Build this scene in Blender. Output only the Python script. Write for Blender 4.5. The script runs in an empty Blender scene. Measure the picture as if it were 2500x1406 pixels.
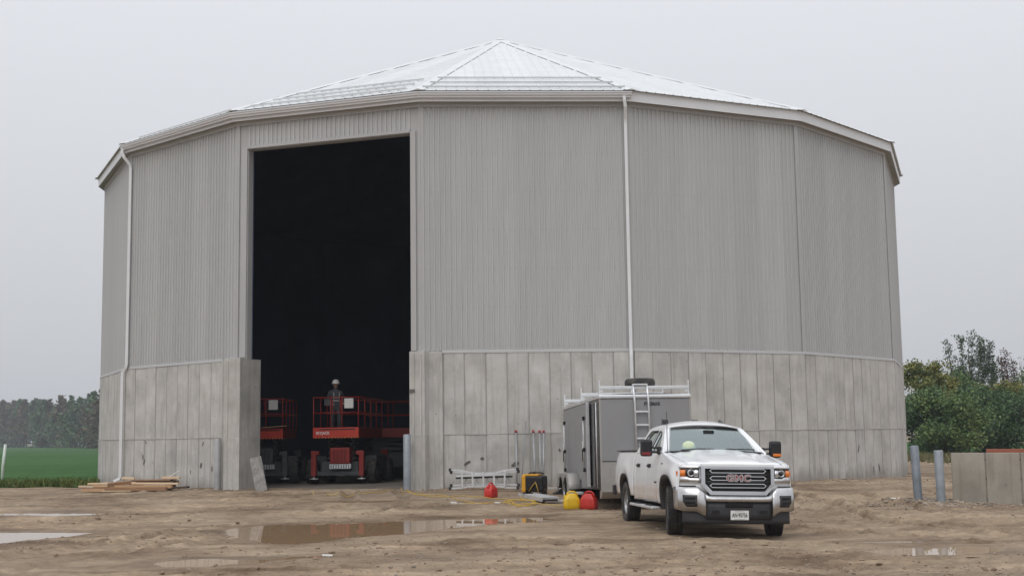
import bpy, bmesh, math, random
import numpy as np
from mathutils import Vector, Matrix
random.seed(7); np.random.seed(7)
R_ = math.radians
scene = bpy.context.scene

# ---------------------------------------------------------------- camera
cam_d = bpy.data.cameras.new('camera')
cam = bpy.data.objects.new('camera', cam_d)
scene.collection.objects.link(cam)
scene.camera = cam
cam_d.sensor_width = 36.0
cam_d.lens = 36.0 * 3121.194 / 2500.0
cam_d.clip_start = 0.1
cam_d.clip_end = 6000.0
cam.matrix_world = (Matrix.Translation((0, 0, 1.7)) @ Matrix.Rotation(math.pi / 2 + 0.1156, 4, 'X')
                    @ Matrix.Rotation(-0.0140, 4, 'Z'))

# ---------------------------------------------------------------- world: overcast sky
world = bpy.data.worlds.new('World'); scene.world = world; world.use_nodes = True
wn = world.node_tree; wn.nodes.clear()
SUN_EL, SUN_AZ = R_(52), R_(200)          # soft bright patch of cloud, high behind the camera
o_ = wn.nodes.new('ShaderNodeOutputWorld'); bg = wn.nodes.new('ShaderNodeBackground')
sky = wn.nodes.new('ShaderNodeTexSky'); sky.sky_type = 'NISHITA'; sky.sun_disc = False
sky.sun_elevation = SUN_EL; sky.sun_rotation = SUN_AZ; sky.dust_density = 6.0; sky.air_density = 1.5
hs = wn.nodes.new('ShaderNodeHueSaturation'); hs.inputs['Saturation'].default_value = 0.25; hs.inputs['Value'].default_value = 0.9
tc = wn.nodes.new('ShaderNodeTexCoord'); sp = wn.nodes.new('ShaderNodeSeparateXYZ')
ml = wn.nodes.new('ShaderNodeMath'); ml.operation = 'MULTIPLY_ADD'; ml.inputs[1].default_value = 1.35; ml.inputs[2].default_value = 1.0
cl = wn.nodes.new('ShaderNodeClamp'); cl.inputs['Min'].default_value = 0.0; cl.inputs['Max'].default_value = 1.0
vm = wn.nodes.new('ShaderNodeVectorMath'); vm.operation = 'SCALE'; vm.inputs[0].default_value = (5.62, 5.76, 6.10)
mix = wn.nodes.new('ShaderNodeMixRGB'); mix.inputs['Fac'].default_value = 0.93
L = wn.links.new
L(tc.outputs['Generated'], sp.inputs[0]); L(sp.outputs['Z'], cl.inputs['Value']); L(cl.outputs[0], ml.inputs[0])
L(ml.outputs[0], vm.inputs['Scale']); L(sky.outputs[0], hs.inputs['Color'])
L(hs.outputs[0], mix.inputs['Color1']); L(vm.outputs[0], mix.inputs['Color2'])
L(mix.outputs[0], bg.inputs['Color']); bg.inputs['Strength'].default_value = 0.1
L(bg.outputs[0], o_.inputs[0])

sun_d = bpy.data.lights.new('sun', 'SUN'); sun_d.energy = 0.8; sun_d.angle = R_(40); sun_d.color = (1.0, 0.97, 0.93)
sun = bpy.data.objects.new('sun', sun_d); scene.collection.objects.link(sun)
_d = Vector((math.sin(SUN_AZ) * math.cos(SUN_EL), math.cos(SUN_AZ) * math.cos(SUN_EL), math.sin(SUN_EL)))
sun.rotation_euler = _d.to_track_quat('Z', 'Y').to_euler()

scene.view_settings.view_transform = 'Standard'; scene.view_settings.look = 'None'
scene.view_settings.exposure = 0.0; scene.view_settings.gamma = 1.0
scene.view_settings.use_curve_mapping = False
scene.render.engine = 'CYCLES'
scene.cycles.max_bounces = 6; scene.cycles.transparent_max_bounces = 12
scene.cycles.volume_bounces = 0
scene.cycles.use_denoising = True

COL = scene.collection

# ---------------------------------------------------------------- helpers
def tag(o, label=None, cat=None, group=None, kind=None):
    if label: o['label'] = label
    if cat: o['category'] = cat
    if group: o['group'] = group
    if kind: o['kind'] = kind
    return o

def empty(name, loc=(0, 0, 0), rz=0.0, label=None, cat=None, group=None, rot=None):
    o = bpy.data.objects.new(name, None); COL.objects.link(o)
    o.empty_display_size = 0.2
    o.location = loc; o.rotation_euler = rot if rot else (0, 0, rz)
    return tag(o, label, cat, group)

def link(name, me, parent=None, loc=None, rot=None, mat=None):
    o = bpy.data.objects.new(name, me); COL.objects.link(o)
    if mat is not None and len(me.materials) == 0: me.materials.append(mat)
    if parent is not None: o.parent = parent
    if loc is not None: o.location = loc
    if rot is not None: o.rotation_euler = rot
    return o

class MB:
    """collects shapes into one mesh"""
    def __init__(s): s.v = []; s.f = []; s.sm = []
    def add(s, vs, fs, smooth=False):
        b = len(s.v); s.v += [tuple(p) for p in vs]
        for f in fs: s.f.append([i + b for i in f]); s.sm.append(smooth)
        return s
    def box(s, c, d, rot=None, ch=0.0):
        hx, hy, hz = d[0] / 2, d[1] / 2, d[2] / 2
        if ch <= 0:
            vs = [(x, y, z) for x in (-hx, hx) for y in (-hy, hy) for z in (-hz, hz)]
            fs = [(0, 1, 3, 2), (4, 6, 7, 5), (0, 4, 5, 1), (2, 3, 7, 6), (0, 2, 6, 4), (1, 5, 7, 3)]
        else:
            ch = min(ch, hx * .9, hy * .9, hz * .9)
            bm = bmesh.new(); bmesh.ops.create_cube(bm, size=1.0)
            for v in bm.verts: v.co = Vector((v.co.x * 2 * hx, v.co.y * 2 * hy, v.co.z * 2 * hz))
            bmesh.ops.bevel(bm, geom=list(bm.edges), offset=ch, segments=2, affect='EDGES', profile=0.6)
            bm.verts.index_update()
            vs = [v.co.copy() for v in bm.verts]; fs = [[v.index for v in f.verts] for f in bm.faces]; bm.free()
        M = Matrix.Identity(3)
        if rot is not None:
            M = rot.to_3x3() if isinstance(rot, Matrix) else Matrix.Rotation(rot, 3, 'Z')
        C = Vector(c)
        return s.add([C + M @ Vector(v) for v in vs], fs)
    def tube(s, pts, r, n=8, cap=True, smooth=True, flat=None):
        pts = [Vector(p) for p in pts]
        rs = r if isinstance(r, (list, tuple)) else [r] * len(pts)
        vs = []; fs = []
        up = None
        for i, p in enumerate(pts):
            a = pts[max(i - 1, 0)]; b = pts[min(i + 1, len(pts) - 1)]
            t = (b - a)
            if t.length < 1e-9: t = Vector((0, 0, 1))
            t.normalize()
            if up is None:
                up = Vector((0, 0, 1)) if abs(t.z) < .9 else Vector((1, 0, 0))
            x = up.cross(t)
            if x.length < 1e-6: x = Vector((1, 0, 0)).cross(t)
            x.normalize(); y = t.cross(x); up = y
            for k in range(n):
                A = 2 * math.pi * k / n + (math.pi / n if flat else 0)
                vs.append(p + (x * math.cos(A) * (flat or 1) + y * math.sin(A)) * rs[i])
        for i in range(len(pts) - 1):
            for k in range(n):
                k2 = (k + 1) % n
                fs.append((i * n + k, i * n + k2, (i + 1) * n + k2, (i + 1) * n + k))
        s.add(vs, fs, smooth)
        if cap:
            b = len(s.v) - len(vs)
            s.f.append([b + k for k in range(n)][::-1]); s.sm.append(False)
            e = b + (len(pts) - 1) * n
            s.f.append([e + k for k in range(n)]); s.sm.append(False)
        return s
    def bar(s, a, b, w, h, up=(0, 0, 1)):
        a = Vector(a); b = Vector(b); t = (b - a); Ln = t.length; t.normalize()
        u = Vector(up)
        if abs(u.dot(t)) > .98: u = Vector((0, 1, 0))
        x = t.cross(u).normalized(); y = x.cross(t)
        M = Matrix((x, t, y)).transposed()
        return s.box((a + b) / 2, (w, Ln, h), rot=M)
    def lathe(s, prof, n=24, axis='Z', c=(0, 0, 0), smooth=True):
        vs = []; fs = []; m = len(prof)
        for k in range(n):
            A = 2 * math.pi * k / n; ca, sa = math.cos(A), math.sin(A)
            for r, h in prof:
                p = (r * ca, r * sa, h) if axis == 'Z' else ((h, r * ca, r * sa) if axis == 'X' else (r * ca, h, r * sa))
                vs.append((p[0] + c[0], p[1] + c[1], p[2] + c[2]))
        for k in range(n):
            k2 = (k + 1) % n
            for i in range(m - 1):
                fs.append((k * m + i, k2 * m + i, k2 * m + i + 1, k * m + i + 1))
        return s.add(vs, fs, smooth)
    def prism(s, poly, a, b, axis='Y'):
        """polygon extruded between a and b along axis; poly coords are the other two axes in order"""
        def P(u, v, w):
            return (u, w, v) if axis == 'Y' else ((w, u, v) if axis == 'X' else (u, v, w))
        n = len(poly)
        vs = [P(u, v, a) for u, v in poly] + [P(u, v, b) for u, v in poly]
        fs = [list(range(n))[::-1], [n + i for i in range(n)]]
        fs += [(i, (i + 1) % n, n + (i + 1) % n, n + i) for i in range(n)]
        return s.add(vs, fs)
    def grid(s, P, smooth=True):
        """P[i][j] points"""
        n = len(P); m = len(P[0])
        vs = [p for row in P for p in row]
        fs = [(i * m + j, i * m + j + 1, (i + 1) * m + j + 1, (i + 1) * m + j) for i in range(n - 1) for j in range(m - 1)]
        return s.add(vs, fs, smooth)
    def mesh(s, name, mat=None, fix=True, merge=None):
        me = bpy.data.meshes.new(name)
        me.from_pydata([tuple(v) for v in s.v], [], s.f)
        me.polygons.foreach_set('use_smooth', s.sm)
        if fix:
            bm = bmesh.new(); bm.from_mesh(me)
            if merge: bmesh.ops.remove_doubles(bm, verts=bm.verts, dist=merge)
            bmesh.ops.recalc_face_normals(bm, faces=bm.faces); bm.to_mesh(me); bm.free()
        me.update()
        if mat is not None: me.materials.append(mat)
        return me
    def build(s, name, mat, parent=None, loc=None, rot=None, fix=True, merge=None, solid=None, bevel=None):
        o = link(name, s.mesh(name, mat, fix, merge), parent, loc, rot)
        if solid:
            m = o.modifiers.new('solid', 'SOLIDIFY'); m.thickness = solid; m.offset = -1
        if bevel:
            m = o.modifiers.new('bevel', 'BEVEL'); m.width = bevel; m.segments = 2; m.limit_method = 'ANGLE'; m.angle_limit = R_(35)
        return o

def text_mesh(name, body, size, mat, extrude=0.002, bold=0.0, xs=1.0, align='CENTER', spacing=1.0):
    c = bpy.data.curves.new(name, 'FONT'); c.body = body; c.size = size; c.extrude = extrude
    c.align_x = align; c.align_y = 'CENTER'; c.offset = bold; c.space_character = spacing
    o = bpy.data.objects.new(name, c); COL.objects.link(o)
    bpy.context.view_layer.update()
    me = bpy.data.meshes.new_from_object(o.evaluated_get(bpy.context.evaluated_depsgraph_get()))
    bpy.data.objects.remove(o); bpy.data.curves.remove(c)
    for v in me.vertices: v.co.x *= xs
    me.materials.clear(); me.materials.append(mat); me.name = name
    return me

def text_part(name, body, size, mat, parent, loc, rot=(math.pi / 2, 0, 0), **k):
    return link(name, text_mesh(name, body, size, mat, **k), parent, loc, rot)

# ---------------------------------------------------------------- noise
def _h(ix, iy, s):
    n = (ix.astype(np.int64) * 374761393 + iy.astype(np.int64) * 668265263 + s * 144269) & 0x7fffffff
    n = ((n ^ (n >> 13)) * 1274126177) & 0x7fffffff
    return ((n ^ (n >> 16)) & 0xffff) / 65535.0
def vnoise(x, y, s=0):
    ix = np.floor(x); iy = np.floor(y); fx = x - ix; fy = y - iy
    fx = fx * fx * (3 - 2 * fx); fy = fy * fy * (3 - 2 * fy)
    a = _h(ix, iy, s); b = _h(ix + 1, iy, s); c = _h(ix, iy + 1, s); d = _h(ix + 1, iy + 1, s)
    return (a + (b - a) * fx) * (1 - fy) + (c + (d - c) * fx) * fy - .5
def sst(t): t = np.clip(t, 0, 1); return t * t * (3 - 2 * t)

# ---------------------------------------------------------------- materials
def new_mat(name):
    m = bpy.data.materials.new(name); m.use_nodes = True
    nt = m.node_tree; nt.nodes.clear()
    out = nt.nodes.new('ShaderNodeOutputMaterial'); b = nt.nodes.new('ShaderNodeBsdfPrincipled')
    nt.links.new(b.outputs[0], out.inputs[0])
    return m, nt, b
def N(nt, t, **k):
    n = nt.nodes.new(t)
    for a, v in k.items():
        if a in n.inputs: n.inputs[a].default_value = v
        else: setattr(n, a, v)
    return n
def c4(c): return (c[0], c[1], c[2], 1.0)

def simple(name, col, rough=.5, metal=0.0, var=.12, scale=3.0, bump=0.0, bscale=30.0, spec=.5, coat=0.0, stretch=None, dirt=None, dirt_amt=.5, rnd=0.0, splash=None):
    """a colour broken up by noise, optional dirt toward a second colour, optional fine bump"""
    m, nt, b = new_mat(name); lk = nt.links.new
    t = N(nt, 'ShaderNodeTexCoord'); mp = N(nt, 'ShaderNodeMapping')
    lk(t.outputs['Object'], mp.inputs[0])
    if stretch: mp.inputs['Scale'].default_value = stretch
    no = N(nt, 'ShaderNodeTexNoise', Scale=scale, Detail=5.0, Roughness=.6); lk(mp.outputs[0], no.inputs['Vector'])
    rp = N(nt, 'ShaderNodeValToRGB')
    lo = [max(0, c * (1 - var)) for c in col]; hi = [min(1, c * (1 + var)) for c in col]
    rp.color_ramp.elements[0].position = .3; rp.color_ramp.elements[1].position = .7
    rp.color_ramp.elements[0].color = c4(lo); rp.color_ramp.elements[1].color = c4(hi)
    lk(no.outputs[0], rp.inputs[0]); last = rp.outputs[0]
    if dirt:
        n2 = N(nt, 'ShaderNodeTexNoise', Scale=scale * .7, Detail=7.0, Roughness=.7); lk(mp.outputs[0], n2.inputs['Vector'])
        r2 = N(nt, 'ShaderNodeMapRange'); r2.inputs['From Min'].default_value = .48; r2.inputs['From Max'].default_value = .75
        r2.inputs['To Max'].default_value = dirt_amt; lk(n2.outputs[0], r2.inputs[0])
        mx = N(nt, 'ShaderNodeMixRGB'); mx.inputs['Color2'].default_value = c4(dirt)
        lk(r2.outputs[0], mx.inputs['Fac']); lk(last, mx.inputs['Color1']); last = mx.outputs[0]
    if splash:                       # road mud thrown up from below: (top height, colour, amount)
        ob = N(nt, 'ShaderNodeSeparateXYZ'); lk(t.outputs['Object'], ob.inputs[0])
        n7 = N(nt, 'ShaderNodeTexNoise', Scale=5.0, Detail=6.0, Roughness=.7); lk(t.outputs['Object'], n7.inputs['Vector'])
        a7 = N(nt, 'ShaderNodeMath'); a7.operation = 'MULTIPLY_ADD'; a7.inputs[1].default_value = -.55; lk(n7.outputs[0], a7.inputs[0]); lk(ob.outputs['Z'], a7.inputs[2])
        r7 = N(nt, 'ShaderNodeMapRange'); r7.inputs['From Min'].default_value = splash[0]; r7.inputs['From Max'].default_value = splash[0] - .38; r7.inputs['To Max'].default_value = splash[2]; lk(a7.outputs[0], r7.inputs[0])
        m7 = N(nt, 'ShaderNodeMixRGB'); m7.inputs['Color2'].default_value = c4(splash[1]); lk(r7.outputs[0], m7.inputs['Fac']); lk(last, m7.inputs['Color1']); last = m7.outputs[0]
    if rnd:
        oi = N(nt, 'ShaderNodeObjectInfo'); mr = N(nt, 'ShaderNodeMapRange')
        mr.inputs['To Min'].default_value = 1 - rnd; mr.inputs['To Max'].default_value = 1 + rnd
        lk(oi.outputs['Random'], mr.inputs[0]); h = N(nt, 'ShaderNodeVectorMath'); h.operation = 'SCALE'
        lk(last, h.inputs[0]); lk(mr.outputs[0], h.inputs['Scale']); last = h.outputs[0]
    lk(last, b.inputs['Base Color'])
    b.inputs['Roughness'].default_value = rough; b.inputs['Metallic'].default_value = metal
    b.inputs['Specular IOR Level'].default_value = spec; b.inputs['Coat Weight'].default_value = coat
    b.inputs['Coat Roughness'].default_value = .08
    if bump:
        n3 = N(nt, 'ShaderNodeTexNoise', Scale=bscale, Detail=4.0); lk(mp.outputs[0], n3.inputs['Vector'])
        bp = N(nt, 'ShaderNodeBump', Strength=bump, Distance=.02); lk(n3.outputs[0], bp.inputs['Height']); lk(bp.outputs[0], b.inputs['Normal'])
    return m

def glass_mat(name, tint, refl, rough=0.02):
    m = bpy.data.materials.new(name); m.use_nodes = True; nt = m.node_tree; nt.nodes.clear(); lk = nt.links.new
    out = N(nt, 'ShaderNodeOutputMaterial'); tr = N(nt, 'ShaderNodeBsdfTransparent'); gl = N(nt, 'ShaderNodeBsdfGlossy')
    tr.inputs[0].default_value = c4(tint); gl.inputs['Roughness'].default_value = rough; gl.inputs['Color'].default_value = (.78, .88, .88, 1)
    fr = N(nt, 'ShaderNodeFresnel', IOR=1.5); ad = N(nt, 'ShaderNodeMath'); ad.operation = 'ADD'; ad.inputs[1].default_value = refl
    ad.use_clamp = True; lk(fr.outputs[0], ad.inputs[0])
    mx = N(nt, 'ShaderNodeMixShader'); lk(ad.outputs[0], mx.inputs[0]); lk(tr.outputs[0], mx.inputs[1]); lk(gl.outputs[0], mx.inputs[2])
    lk(mx.outputs[0], out.inputs[0]); return m

def concrete_mat(name, col, seam=True, hw=.3, seam_amt=.34, streak=.4, splash=None):
    """poured concrete: blotches, drip streaks, lime bloom, pin holes, dark leak lines along the form joints"""
    m, nt, b = new_mat(name); lk = nt.links.new
    t = N(nt, 'ShaderNodeTexCoord'); oi = N(nt, 'ShaderNodeObjectInfo')
    wob = N(nt, 'ShaderNodeVectorMath'); wob.operation = 'MULTIPLY_ADD'; wob.inputs[1].default_value = (37.0, 19.0, 53.0)
    lk(oi.outputs['Random'], wob.inputs[0]); lk(t.outputs['Object'], wob.inputs[2])
    v = wob.outputs[0]
    n1 = N(nt, 'ShaderNodeTexNoise', Scale=1.3, Detail=8.0, Roughness=.62); lk(v, n1.inputs['Vector'])
    rp = N(nt, 'ShaderNodeValToRGB'); e = rp.color_ramp.elements
    e[0].position = .28; e[1].position = .72; e[0].color = c4([c * .74 for c in col]); e[1].color = c4([min(1, c * 1.16) for c in col])
    k = rp.color_ramp.elements.new(.5); k.color = c4([col[0] * .98, col[1] * .97, col[2] * .95])
    lk(n1.outputs[0], rp.inputs[0]); last = rp.outputs[0]
    # vertical streaks
    mp = N(nt, 'ShaderNodeMapping'); mp.inputs['Scale'].default_value = (8, 8, .6); lk(v, mp.inputs[0])
    n2 = N(nt, 'ShaderNodeTexNoise', Scale=1.0, Detail=5.0, Roughness=.6); lk(mp.outputs[0], n2.inputs['Vector'])
    r2 = N(nt, 'ShaderNodeMapRange'); r2.inputs['From Min'].default_value = .52; r2.inputs['From Max'].default_value = .66; r2.inputs['To Max'].default_value = streak * .8
    lk(n2.outputs[0], r2.inputs[0])
    m2 = N(nt, 'ShaderNodeMixRGB'); m2.inputs['Color2'].default_value = c4([col[0] * .52, col[1] * .5, col[2] * .46]); lk(r2.outputs[0], m2.inputs['Fac']); lk(last, m2.inputs['Color1']); last = m2.outputs[0]
    # pale bloom
    mp3 = N(nt, 'ShaderNodeMapping'); mp3.inputs['Scale'].default_value = (5, 5, 1.2); lk(v, mp3.inputs[0])
    n3 = N(nt, 'ShaderNodeTexNoise', Scale=1.0, Detail=6.0, Roughness=.7); lk(mp3.outputs[0], n3.inputs['Vector'])
    r3 = N(nt, 'ShaderNodeMapRange'); r3.inputs['From Min'].default_value = .58; r3.inputs['From Max'].default_value = .74; r3.inputs['To Max'].default_value = .6
    lk(n3.outputs[0], r3.inputs[0])
    m3 = N(nt, 'ShaderNodeMixRGB'); m3.inputs['Color2'].default_value = c4([min(1, c * 1.32) for c in col]); lk(r3.outputs[0], m3.inputs['Fac']); lk(last, m3.inputs['Color1']); last = m3.outputs[0]
    n6 = N(nt, 'ShaderNodeTexNoise', Scale=.9, Detail=6.0, Roughness=.65); lk(t.outputs['Object'], n6.inputs['Vector'])
    wo = N(nt, 'ShaderNodeVectorMath'); wo.operation = 'ADD'; lk(v, wo.inputs[0]); wo.inputs[1].default_value = (11, 7, 3); lk(wo.outputs[0], n6.inputs['Vector'])
    r6 = N(nt, 'ShaderNodeMapRange'); r6.inputs['From Min'].default_value = .52; r6.inputs['From Max'].default_value = .72; r6.inputs['To Max'].default_value = .32; lk(n6.outputs[0], r6.inputs[0])
    m6 = N(nt, 'ShaderNodeMixRGB'); m6.inputs['Color2'].default_value = c4([col[0] * .72, col[1] * .66, col[2] * .58]); lk(r6.outputs[0], m6.inputs['Fac']); lk(last, m6.inputs['Color1']); last = m6.outputs[0]
    # pits
    vo = N(nt, 'ShaderNodeTexVoronoi', Scale=2.6); lk(v, vo.inputs['Vector'])
    r4 = N(nt, 'ShaderNodeMapRange'); r4.inputs['From Min'].default_value = .05; r4.inputs['From Max'].default_value = .075; r4.inputs['To Min'].default_value = .6; r4.inputs['To Max'].default_value = 0.0
    lk(vo.outputs['Distance'], r4.inputs[0])
    m4 = N(nt, 'ShaderNodeMixRGB'); m4.inputs['Color2'].default_value = c4([c * .35 for c in col]); lk(r4.outputs[0], m4.inputs['Fac']); lk(last, m4.inputs['Color1']); last = m4.outputs[0]
    if seam:
        # leak staining beside the form joint (object x runs across the panel)
        s = N(nt, 'ShaderNodeSeparateXYZ'); lk(t.outputs['Object'], s.inputs[0])
        ab = N(nt, 'ShaderNodeMath'); ab.operation = 'ABSOLUTE'; lk(s.outputs['X'], ab.inputs[0])
        n5 = N(nt, 'ShaderNodeTexNoise', Scale=1.6, Detail=4.0); lk(v, n5.inputs['Vector'])
        ad = N(nt, 'ShaderNodeMath'); ad.operation = 'MULTIPLY_ADD'; ad.inputs[1].default_value = .075; lk(n5.outputs[0], ad.inputs[0]); lk(ab.outputs[0], ad.inputs[2])
        r5 = N(nt, 'ShaderNodeMapRange'); r5.inputs['From Min'].default_value = hw + .012; r5.inputs['From Max'].default_value = hw + .045; r5.inputs['To Max'].default_value = seam_amt
        lk(ad.outputs[0], r5.inputs[0])
        m5 = N(nt, 'ShaderNodeMixRGB'); m5.inputs['Color2'].default_value = c4([c * .45 for c in col]); lk(r5.outputs[0], m5.inputs['Fac']); lk(last, m5.inputs['Color1']); last = m5.outputs[0]
    if splash is not None:
        # dirt splashed up from the ground: ragged band at the wall foot
        s7 = N(nt, 'ShaderNodeSeparateXYZ'); lk(t.outputs['Object'], s7.inputs[0])
        mp7 = N(nt, 'ShaderNodeMapping'); mp7.inputs['Scale'].default_value = (3.2, 3.2, .7); lk(v, mp7.inputs[0])
        n7 = N(nt, 'ShaderNodeTexNoise', Scale=1.0, Detail=5.0, Roughness=.6); lk(mp7.outputs[0], n7.inputs['Vector'])
        a7 = N(nt, 'ShaderNodeMath'); a7.operation = 'MULTIPLY_ADD'; a7.inputs[1].default_value = -1.5; lk(n7.outputs[0], a7.inputs[0]); lk(s7.outputs['Z'], a7.inputs[2])
        r7 = N(nt, 'ShaderNodeMapRange'); r7.inputs['From Min'].default_value = splash; r7.inputs['From Max'].default_value = splash - .38; r7.inputs['To Max'].default_value = .62; lk(a7.outputs[0], r7.inputs[0])
        m7 = N(nt, 'ShaderNodeMixRGB'); m7.inputs['Color2'].default_value = c4([col[0] * .46, col[1] * .42, col[2] * .38]); lk(r7.outputs[0], m7.inputs['Fac']); lk(last, m7.inputs['Color1']); last = m7.outputs[0]
    mr = N(nt, 'ShaderNodeMapRange'); mr.inputs['To Min'].default_value = .96; mr.inputs['To Max'].default_value = 1.04; lk(oi.outputs['Random'], mr.inputs[0])
    sc = N(nt, 'ShaderNodeVectorMath'); sc.operation = 'SCALE'; lk(last, sc.inputs[0]); lk(mr.outputs[0], sc.inputs['Scale']); last = sc.outputs[0]
    lk(last, b.inputs['Base Color']); b.inputs['Roughness'].default_value = .85; b.inputs['Specular IOR Level'].default_value = .3
    nb = N(nt, 'ShaderNodeTexNoise', Scale=6.0, Detail=8.0, Roughness=.7); lk(v, nb.inputs['Vector'])
    bp = N(nt, 'ShaderNodeBump', Strength=.35, Distance=.02); lk(nb.outputs[0], bp.inputs['Height']); lk(bp.outputs[0], b.inputs['Normal'])
    return m

M = {}
M['concrete'] = concrete_mat('poured_concrete', (.50, .490, .470))
M['concrete_foot'] = concrete_mat('poured_concrete_foot', (.50, .490, .470), splash=.22, streak=.5)
M['concrete_plain'] = concrete_mat('poured_concrete_plain', (.50, .488, .464), seam=False, streak=.45)
M['concrete_brown'] = concrete_mat('weathered_block_concrete', (.34, .312, .270), hw=.366, seam_amt=.5)
M['cladding'] = simple('grey_steel_cladding', (.462, .462, .458), .48, 0, .05, .8, spec=.4, stretch=(3, 3, .3), rnd=.04, dirt=(.39, .38, .365), dirt_amt=.22)
M['trim'] = simple('grey_steel_trim', (.415, .412, .406), .5, 0, .04, 1.2, spec=.4)
M['roofing'] = simple('white_steel_roofing', (.66, .675, .68), .42, 0, .05, 1.0, rnd=.03)
M['gutter'] = simple('light_grey_gutter', (.62, .62, .63), .4, 0, .04, 1.0)
M['fascia'] = simple('pale_fascia', (.66, .67, .68), .45, 0, .04, 1.0)
M['soffit'] = simple('grey_soffit', (.34, .335, .33), .6, 0, .05, 1.0)
M['downspout'] = simple('white_downspout', (.72, .73, .74), .35, 0, .04, 2.0)
M['lining'] = simple('veil_blue_lining', (.055, .078, .155), .9, 0, .15, .4, spec=.1)  # blue veil over the dark doorway put into the lining colour
M['slab'] = simple('dusty_slab', (.20, .175, .15), .85, 0, .3, .8, bump=.4, bscale=6, dirt=(.10, .085, .07))
M['galv'] = simple('galvanised_steel', (.26, .285, .31), .5, .3, .18, 4.0, bump=.05, dirt=(.2, .19, .18), dirt_amt=.5)
M['galv_dark'] = simple('weathered_galvanised_steel', (.20, .225, .25), .55, .3, .25, 3.0, dirt=(.12, .12, .14), dirt_amt=.7)
M['galv_dull'] = simple('dull_galvanised_steel', (.36, .36, .36), .55, .2, .15, 3.0, dirt=(.25, .24, .23), dirt_amt=.5)
M['alu'] = simple('bare_aluminium', (.72, .73, .74), .35, .6, .08, 6.0)
M['alu_dull'] = simple('dull_aluminium', (.66, .67, .68), .45, .5, .15, 6.0, dirt=(.25, .22, .19))
M['white_paint'] = simple('white_vehicle_paint', (.80, .81, .82), .28, 0, .015, 2.0, coat=.6, dirt=(.60, .57, .52), dirt_amt=.15, splash=(.50, (.36, .30, .24), .75))
M['chrome'] = simple('chrome', (.60, .60, .60), .24, .9, .04, 3.0, dirt=(.34, .31, .28), dirt_amt=.5, splash=(.42, (.30, .26, .22), .7))
M['satin_chrome'] = simple('satin_chrome', (.62, .63, .65), .22, .9, .03, 3.0)
M['black_plastic'] = simple('black_plastic', (.022, .022, .026), .55, 0, .2, 5.0, dirt=(.10, .085, .07), dirt_amt=.35)
M['gloss_black'] = simple('gloss_black', (.012, .012, .014), .25, 0, .1, 5.0)
M['rubber'] = simple('rubber', (.028, .027, .027), .85, 0, .2, 8.0, dirt=(.19, .155, .125), dirt_amt=.55)
M['steel_wheel'] = simple('wheel_steel', (.42, .42, .43), .35, .7, .1, 6.0, dirt=(.2, .17, .14), dirt_amt=.5)
M['dark_void'] = simple('dark_underbody', (.012, .012, .012), .9, 0, .1, 3.0)
M['amber'] = simple('amber_lens', (.75, .20, .02), .2, 0, .1, 9.0, coat=.5)
M['red_lens'] = simple('red_lens', (.22, .02, .02), .25, 0, .1, 9.0)
M['lamp'] = simple('headlamp_reflector', (.70, .72, .74), .12, .8, .2, 12.0)
M['red_badge'] = simple('red_badge', (.33, .02, .035), .3, 0, .05, 9.0)
M['pole_grey'] = simple('dull_grey_pole', (.36, .37, .38), .5, .3, .12, 6.0)
M['dull_red'] = simple('dull_red_cap', (.30, .03, .03), .55, 0, .1, 6.0)
M['plate'] = simple('licence_plate_white', (.72, .72, .70), .45, 0, .03, 12.0, dirt=(.5, .46, .4), dirt_amt=.3)
M['ink'] = simple('dark_ink', (.02, .025, .03), .6, 0, .05, 5.0)
M['white_ink'] = simple('white_lettering', (.75, .75, .74), .6, 0, .05, 5.0)
M['grey_ink'] = simple('faded_lettering', (.42, .41, .42), .6, 0, .1, 5.0)
M['fabric'] = simple('grey_upholstery', (.10, .10, .10), .9, 0, .15, 9.0)
M['hivis'] = simple('pale_hi_vis_green', (.60, .68, .46), .5, 0, .05, 8.0)
M['paper'] = simple('paper', (.75, .75, .72), .8, 0, .05, 8.0)
M['trailer_skin'] = simple('dark_grey_trailer_skin', (.262, .262, .268), .38, 0, .05, 1.5, dirt=(.24, .225, .2), dirt_amt=.35)
M['stone_guard'] = simple('dusty_stone_guard', (.36, .345, .325), .5, .2, .1, 3.0, dirt=(.27, .24, .2), dirt_amt=.5)
M['red_paint'] = simple('red_machine_paint_dim', (.30, .016, .012), .45, 0, .1, 3.0, dirt=(.18, .05, .04), dirt_amt=.3)  # red darkened to match the dim interior behind the doorway
M['red_plate'] = simple('lit_red_plate', (.55, .040, .018), .45, 0, .06, 3.0, dirt=(.25, .04, .03), dirt_amt=.25)  # brighter copy of the lift red for the door-lit front plate
M['red_cover'] = simple('dimmed_red_cover', (.27, .018, .013), .55, 0, .15, 3.0, dirt=(.09, .03, .025), dirt_amt=.5)  # red darkened so its reflection in the puddle stays dim
M['machine_grey'] = simple('dark_machine_grey', (.06, .065, .07), .6, 0, .15, 3.0, dirt=(.12, .11, .1), dirt_amt=.3)
M['red_can'] = simple('red_plastic', (.52, .022, .014), .42, 0, .06, 5.0, coat=.1, dirt=(.3, .09, .05), dirt_amt=.3)
M['yellow_can'] = simple('yellow_plastic', (.72, .46, .01), .42, 0, .06, 5.0, coat=.1, dirt=(.45, .32, .06), dirt_amt=.3)
M['gen_yellow'] = simple('generator_yellow', (.68, .33, .012), .45, 0, .06, 5.0, dirt=(.35, .22, .06), dirt_amt=.3)
M['cord'] = simple('yellow_cord', (.55, .36, .06), .55, 0, .08, 9.0)
M['lumber'] = simple('fresh_lumber', (.50, .31, .165), .75, 0, .14, 5.0, stretch=(.6, 8, 8), rnd=.1)
M['lumber_pale'] = simple('pale_lumber', (.66, .49, .32), .75, 0, .1, 5.0, stretch=(.6, 8, 8), rnd=.08)
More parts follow.
